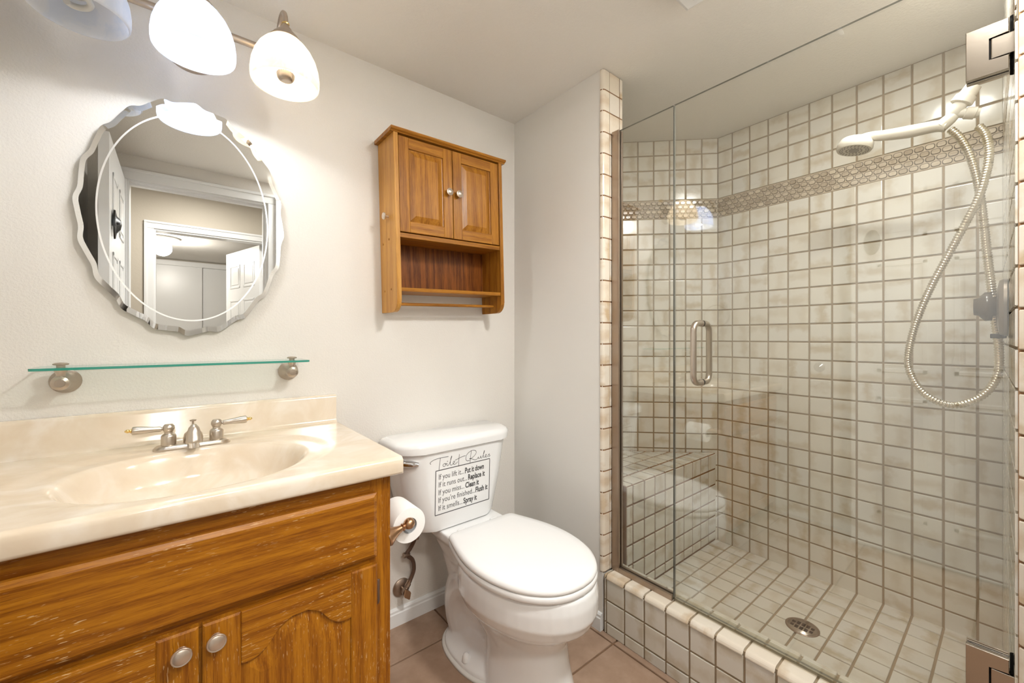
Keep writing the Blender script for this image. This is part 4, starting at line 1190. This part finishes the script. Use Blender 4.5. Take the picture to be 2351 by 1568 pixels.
# printed lettering on the tank
def tank_pt(u, w):
    """u 0..1 across the frame, w 0..1 up the frame, lying on the tank front"""
    x = -.5470 + .2450 * u; z = .4815 + .1640 * w
    yy = -.203 - (z - .435) / (.58 - .435) * .005 if z < .58 else -.208 - (z - .58) / (.712 - .58) * .004
    return Vector((x, yy - .0004, z))
def stroke(bm, pts, wd, per=6):
    P = catmull([Vector((p[0], p[1], 0)) for p in pts], per) if len(pts) > 2 else [Vector((p[0], p[1], 0)) for p in pts]
    asp = .245 / .164
    prev = None
    for i, p in enumerate(P):
        d = P[min(i + 1, len(P) - 1)] - P[max(i - 1, 0)]; d = Vector((d.x * asp, d.y)).normalized()
        nn = Vector((-d.y / asp, d.x)) * wd
        a_ = bm.verts.new(tank_pt(p.x + nn.x, p.y + nn.y)); b_ = bm.verts.new(tank_pt(p.x - nn.x, p.y - nn.y))
        if prev: bm.faces.new((prev[0], prev[1], b_, a_))
        prev = (a_, b_)
bm = new_bm()
fwid = .009
for a_, b_ in (((0, 0), (1, 0)), ((1, 0), (1, 1)), ((1, 1), (0, 1)), ((0, 1), (0, 0))):
    stroke(bm, [a_, b_], fwid)
# script heading traced as pen strokes; (px,py) are in a flat 1000 unit wide layout of the frame
def S(*pts): return [(p[0], p[1]) for p in pts]
k = .0055
for st in (
    S((-.085, 1.175), (-.095, 1.215), (-.045, 1.255), (.02, 1.272), (.10, 1.275), (.215, 1.270)),            # T bar
    S((.075, 1.275), (.068, 1.20), (.060, 1.10), (.054, 1.0)),                                               # T stem
    S((.145, 1.085), (.120, 1.060), (.130, 1.025), (.155, 1.022), (.168, 1.055), (.150, 1.085), (.170, 1.07), (.190, 1.065)),   # o
    S((.192, 1.085), (.188, 1.04), (.200, 1.020), (.222, 1.035), (.245, 1.09)),                              # i
    S((.245, 1.09), (.272, 1.20), (.268, 1.215), (.252, 1.12), (.250, 1.035), (.268, 1.012), (.295, 1.03)),  # l
    S((.295, 1.03), (.325, 1.055), (.325, 1.085), (.305, 1.080), (.300, 1.035), (.322, 1.010), (.355, 1.028), (.380, 1.06)),     # e
    S((.408, 1.225), (.404, 1.13), (.400, 1.03), (.402, .985)),                                              # t stem
    S((.335, 1.105), (.40, 1.130), (.46, 1.150), (.525, 1.160)),                                             # t bar
    S((.605, 1.025), (.550, 1.030), (.530, 1.085), (.545, 1.165), (.595, 1.225), (.66, 1.250), (.715, 1.225), (.725, 1.165), (.690, 1.105), (.640, 1.070), (.598, 1.062), (.650, 1.045), (.70, 1.010), (.745, 1.015), (.775, 1.045)),   # R bowl
    S((.632, 1.255), (.625, 1.16), (.618, 1.06), (.612, 1.0)),                                               # R stem
    S((.775, 1.045), (.772, 1.015), (.785, 1.0), (.805, 1.015), (.822, 1.055), (.820, 1.010), (.838, 1.0), (.858, 1.03)),        # u
    S((.858, 1.03), (.885, 1.12), (.890, 1.17), (.876, 1.12), (.870, 1.02), (.884, .998), (.905, 1.012)),    # l
    S((.905, 1.012), (.932, 1.035), (.930, 1.062), (.912, 1.055), (.908, 1.012), (.928, .995), (.955, 1.01)),  # e
    S((.955, 1.01), (.992, 1.065), (.985, 1.040), (1.005, 1.015), (.990, .992), (.968, 1.0)),                # s
):
    if st[0][1] < 1.17 or st[0][0] > .2: st = [(x_, y_ + (.045 if x_ < .75 else .06) * (0 if y_ < 1.008 and x_ < .75 else 1)) for x_, y_ in st]
    stroke(bm, st, k)
add_lathe(bm, tank_pt(.198, 1.165), (0, -1, 0), [(0, .0016), (.0002, .0014)], 8)
for f in bm.faces: f.smooth = False
letter = obj('lettering', bm, M['decal'], tank, recalc=False)
def text_part(txt, u0, u1, w0, hgt, bold):
    cu = bpy.data.curves.new('lettering', 'FONT'); cu.body = txt; cu.size = 1.0
    cu.resolution_u = 3
    if bold: cu.offset = .03
    tmp = bpy.data.objects.new('lettering', cu); COL.objects.link(tmp)
    bpy.context.view_layer.update()
    me = bpy.data.meshes.new_from_object(tmp.evaluated_get(bpy.context.evaluated_depsgraph_get()))
    bpy.data.objects.remove(tmp)
    xs_ = [v.co.x for v in me.vertices]; x0, x1 = min(xs_), max(xs_)
    for v in me.vertices:
        uu = u0 + (v.co.x - x0) / (x1 - x0) * (u1 - u0); ww = w0 + v.co.y / .72 * hgt
        p = tank_pt(uu, ww) - WO[tank.name]; v.co = p
    me.materials.append(M['decal'])
    o = bpy.data.objects.new('lettering', me); COL.objects.link(o); o.parent = tank
for (a_, b_, c_, au0, au1, bu0, bu1, w) in (
    ('If you lift it...', 'Put it down', 0, .055, .500, .520, .885, .835),
    ('If it runs out...', 'Replace it', 0, .055, .560, .580, .905, .660),
    ('If you miss...', 'Clean it', 0, .055, .510, .530, .790, .485),
    ("If you're finished...", 'Flush it', 0, .055, .715, .728, .965, .310),
    ('If it smells...', 'Spray it', 0, .055, .480, .500, .755, .130)):
    w -= .045
    text_part(a_, au0, au1, w, .125, False); text_part(b_, bu0, bu1, w, .130, True)
to.rotation_euler = (0, 0, R(1.0))

# ================================================================== PAPER HOLDER AND ROLL
ph = thing('paper_holder', 'copper bronze paper holder on the side of the vanity', 'paper holder', (VX1, -.46, .63))
RXc, RZc = -.788, .637
for y in (-.528, -.392):
    bm = new_bm()
    add_lathe(bm, (VX1 - .0005, y, RZc - .016), (.96, 0, .27), [(0, .024), (.004, .025), (.010, .022), (.020, .0155), (.032, .0105), (.042, .0080), (.045, .0105), (.048, .0085), (.050, .0090)] + [(.064 + a_, b_) for a_, b_ in sphere_prof(.0150, 8, -60, 88)], 24)
    obj('post', bm, M['bronze'], ph, 40)
bm = new_bm(); add_tube(bm, [(RXc, -.528, RZc), (RXc, -.392, RZc)], .0065, 14); obj('roller', bm, M['bronze'], ph, 40)
bm = new_bm()
prof = [(0, .021), (.002, .0465), (.004, .0475), (.100, .0475), (.102, .0465), (.104, .021)]
rc_ = Vector((RXc + .0002, -.512, RZc - .013))
add_lathe(bm, rc_, (0, 1, 0), prof + [(.0, .021)], 40, 0, False, False)
add_lathe(bm, rc_ + Vector((0, .001, 0)), (0, 1, 0), [(0, .0215), (0, .0200), (.102, .0200), (.102, .0215)], 32, 1, False, False)
o = obj('toilet_roll', bm, [M['paper'], M['card']], None, 40)
tag(o, 'white toilet paper roll hanging beside the vanity', 'toilet paper')

# supply valve
wv = thing('water_supply_valve', 'tarnished toilet supply valve with bent brown hose above the baseboard', 'supply valve', (-.583, 0, .137))
bm = new_bm(); add_lathe(bm, (-.583, -.0005, .139), (0, -1, 0), [(0, .036), (.004, .0355), (.010, .026), (.013, .012)], 28); obj('escutcheon', bm, M['oldmetal'], wv, 40)
bm = new_bm(); add_lathe(bm, (-.583, -.008, .139), (0, -1, 0), [(0, .0075), (.020, .0075), (.020, .0125), (.036, .0125), (.036, .009), (.046, .009)], 12)
add_lathe(bm, (-.583, -.030, .139), (.62, 0, .78), [(0, .009), (.016, .009), (.016, .0105), (.030, .0105)], 8); obj('valve_body', bm, M['oldmetal'], wv, 40)
bm = new_bm()
add_prism(bm, [(.019 * (1 + .18 * math.cos(4 * 2 * math.pi * i / 32)) * math.cos(2 * math.pi * i / 32) * .62, .019 * (1 + .18 * math.cos(4 * 2 * math.pi * i / 32)) * math.sin(2 * math.pi * i / 32)) for i in range(32)], (-.583, -.052, .137), (.94, 0, .34), (-.34, 0, .94), (0, -.009, 0), 0, .0015); obj('valve_handle', bm, M['bronze'], wv)
bm = new_bm()
add_tube(bm, catmull([(-.566, -.030, .161), (-.552, -.030, .185), (-.545, -.034, .215), (-.552, -.036, .252), (-.576, -.035, .281), (-.562, -.036, .300), (-.550, -.042, .325), (-.547, -.060, .360), (-.547, -.075, .4145)], 8), .0078, 12)
obj('hose', bm, M['hosebrown'], wv, 50)
for c_, d_, p_ in (((-.590, -.035, .281), (1, 0, -.1), [(0, .0095), (.006, .0105), (.012, .009), (.022, .0095), (.026, .007)]),
                   ((-.566, -.030, .163), (.5, 0, .86), [(0, .0095), (.012, .0095), (.013, .008)]), ((-.547, -.062, .345), (0, -.25, 1), [(0, .0095), (.012, .0095), (.013, .008)])):
    bm = new_bm(); add_lathe(bm, c_, d_, p_, 14); obj('coupling', bm, M['oldmetal'], wv, 40)

# towel ring on the left wall (seen as a reflection in the shower glass)
tr = thing('towel_ring', 'metal towel ring on the left wall, mirrored in the shower glass', 'towel ring', (XL, -.2, 1.34))
bm = new_bm(); add_lathe(bm, (XL + .0005, -.218, 1.357), (1, 0, 0), [(0, .026), (.005, .025), (.010, .018), (.022, .012), (.034, .014), (.042, .013), (.046, .008), (.047, .001)], 28); obj('post', bm, M['nickel'], tr, 40)
bm = new_bm(); add_tube(bm, [(XL + .036, -.180 + .088 * math.cos(2 * math.pi * i / 48), 1.285 + .078 * math.sin(2 * math.pi * i / 48)) for i in range(49)], .0042, 12, cap=False); obj('ring', bm, M['nickel'], tr, 60)

# ceiling vent with light, its corner showing at the top of the photo
cv = thing('ceiling_vent', 'white square ceiling vent fan, only one corner in view at the top', 'vent fan', (-.2143, -1.0631, CEIL))
VCX, VCY = -.0543 - .14, -.9031 - .14
bm = new_bm()
def sq(h, z, cx_=VCX, cy_=VCY): return [(cx_ - h, cy_ - h, z), (cx_ + h, cy_ - h, z), (cx_ + h, cy_ + h, z), (cx_ - h, cy_ + h, z)]
add_rings(bm, [sq(.125, CEIL - .0005), sq(.14, CEIL - .022), sq(.14, CEIL - .030), sq(.132, CEIL - .034)], smooth=False); obj('cover', bm, M['white'], cv)
for i in range(9):
    y = VCY - .10 + .025 * i
    bm = new_bm(); add_box(bm, (VCX - .11, y - .004, CEIL - .037), (VCX + .11, y + .004, CEIL - .034)); obj('slat', bm, M['fan_lens'], cv)
for p_, lb in zip(FILL_LIGHTS, ('round ceiling fill light added over the bathroom floor, out of view', 'round ceiling fill light added inside the shower, out of view')):
    t = thing('ceiling_fill_light', lb, 'ceiling light', p_)  # added fixtures that hold the fill lamps, outside the view
    bm = new_bm(); add_lathe(bm, (p_[0], p_[1], CEIL), (0, 0, -1), [(0, .085), (.004, .084), (.006, .075), (.003, .070), (.003, .068)], 36, 0, True, False); obj('trim_ring', bm, M['white'], t, 40)
    bm = new_bm(); add_lathe(bm, (p_[0], p_[1], CEIL - .003), (0, 0, -1), [(0, .069), (.003, .066), (.003, .001)], 36); obj('lens', bm, M['fill_lens'], t, 40)

# ceiling dome in the bedroom, and one added in the hall as fill
for nm, loc, lab in (('dome_light', (-1.39, -4.12, CEIL), 'lit round dome light on the ceiling of the far bedroom'), ('dome_light', (-1.15, -2.30, 2.45), 'unseen round dome light added on the hallway ceiling for fill')):
    t = thing(nm, lab, 'ceiling light', loc)
    bm = new_bm(); add_lathe(bm, loc, (0, 0, -1), [(.0005, .14), (.02, .145), (.025, .13)], 36); obj('base', bm, M['white'], t, 40)
    bm = new_bm(); add_lathe(bm, (loc[0], loc[1], loc[2] - .022), (0, 0, -1), [(0, .125), (.02, .115), (.04, .085), (.050, .04), (.052, .001)], 36); obj('dome', bm, M['dome'], t, 60)
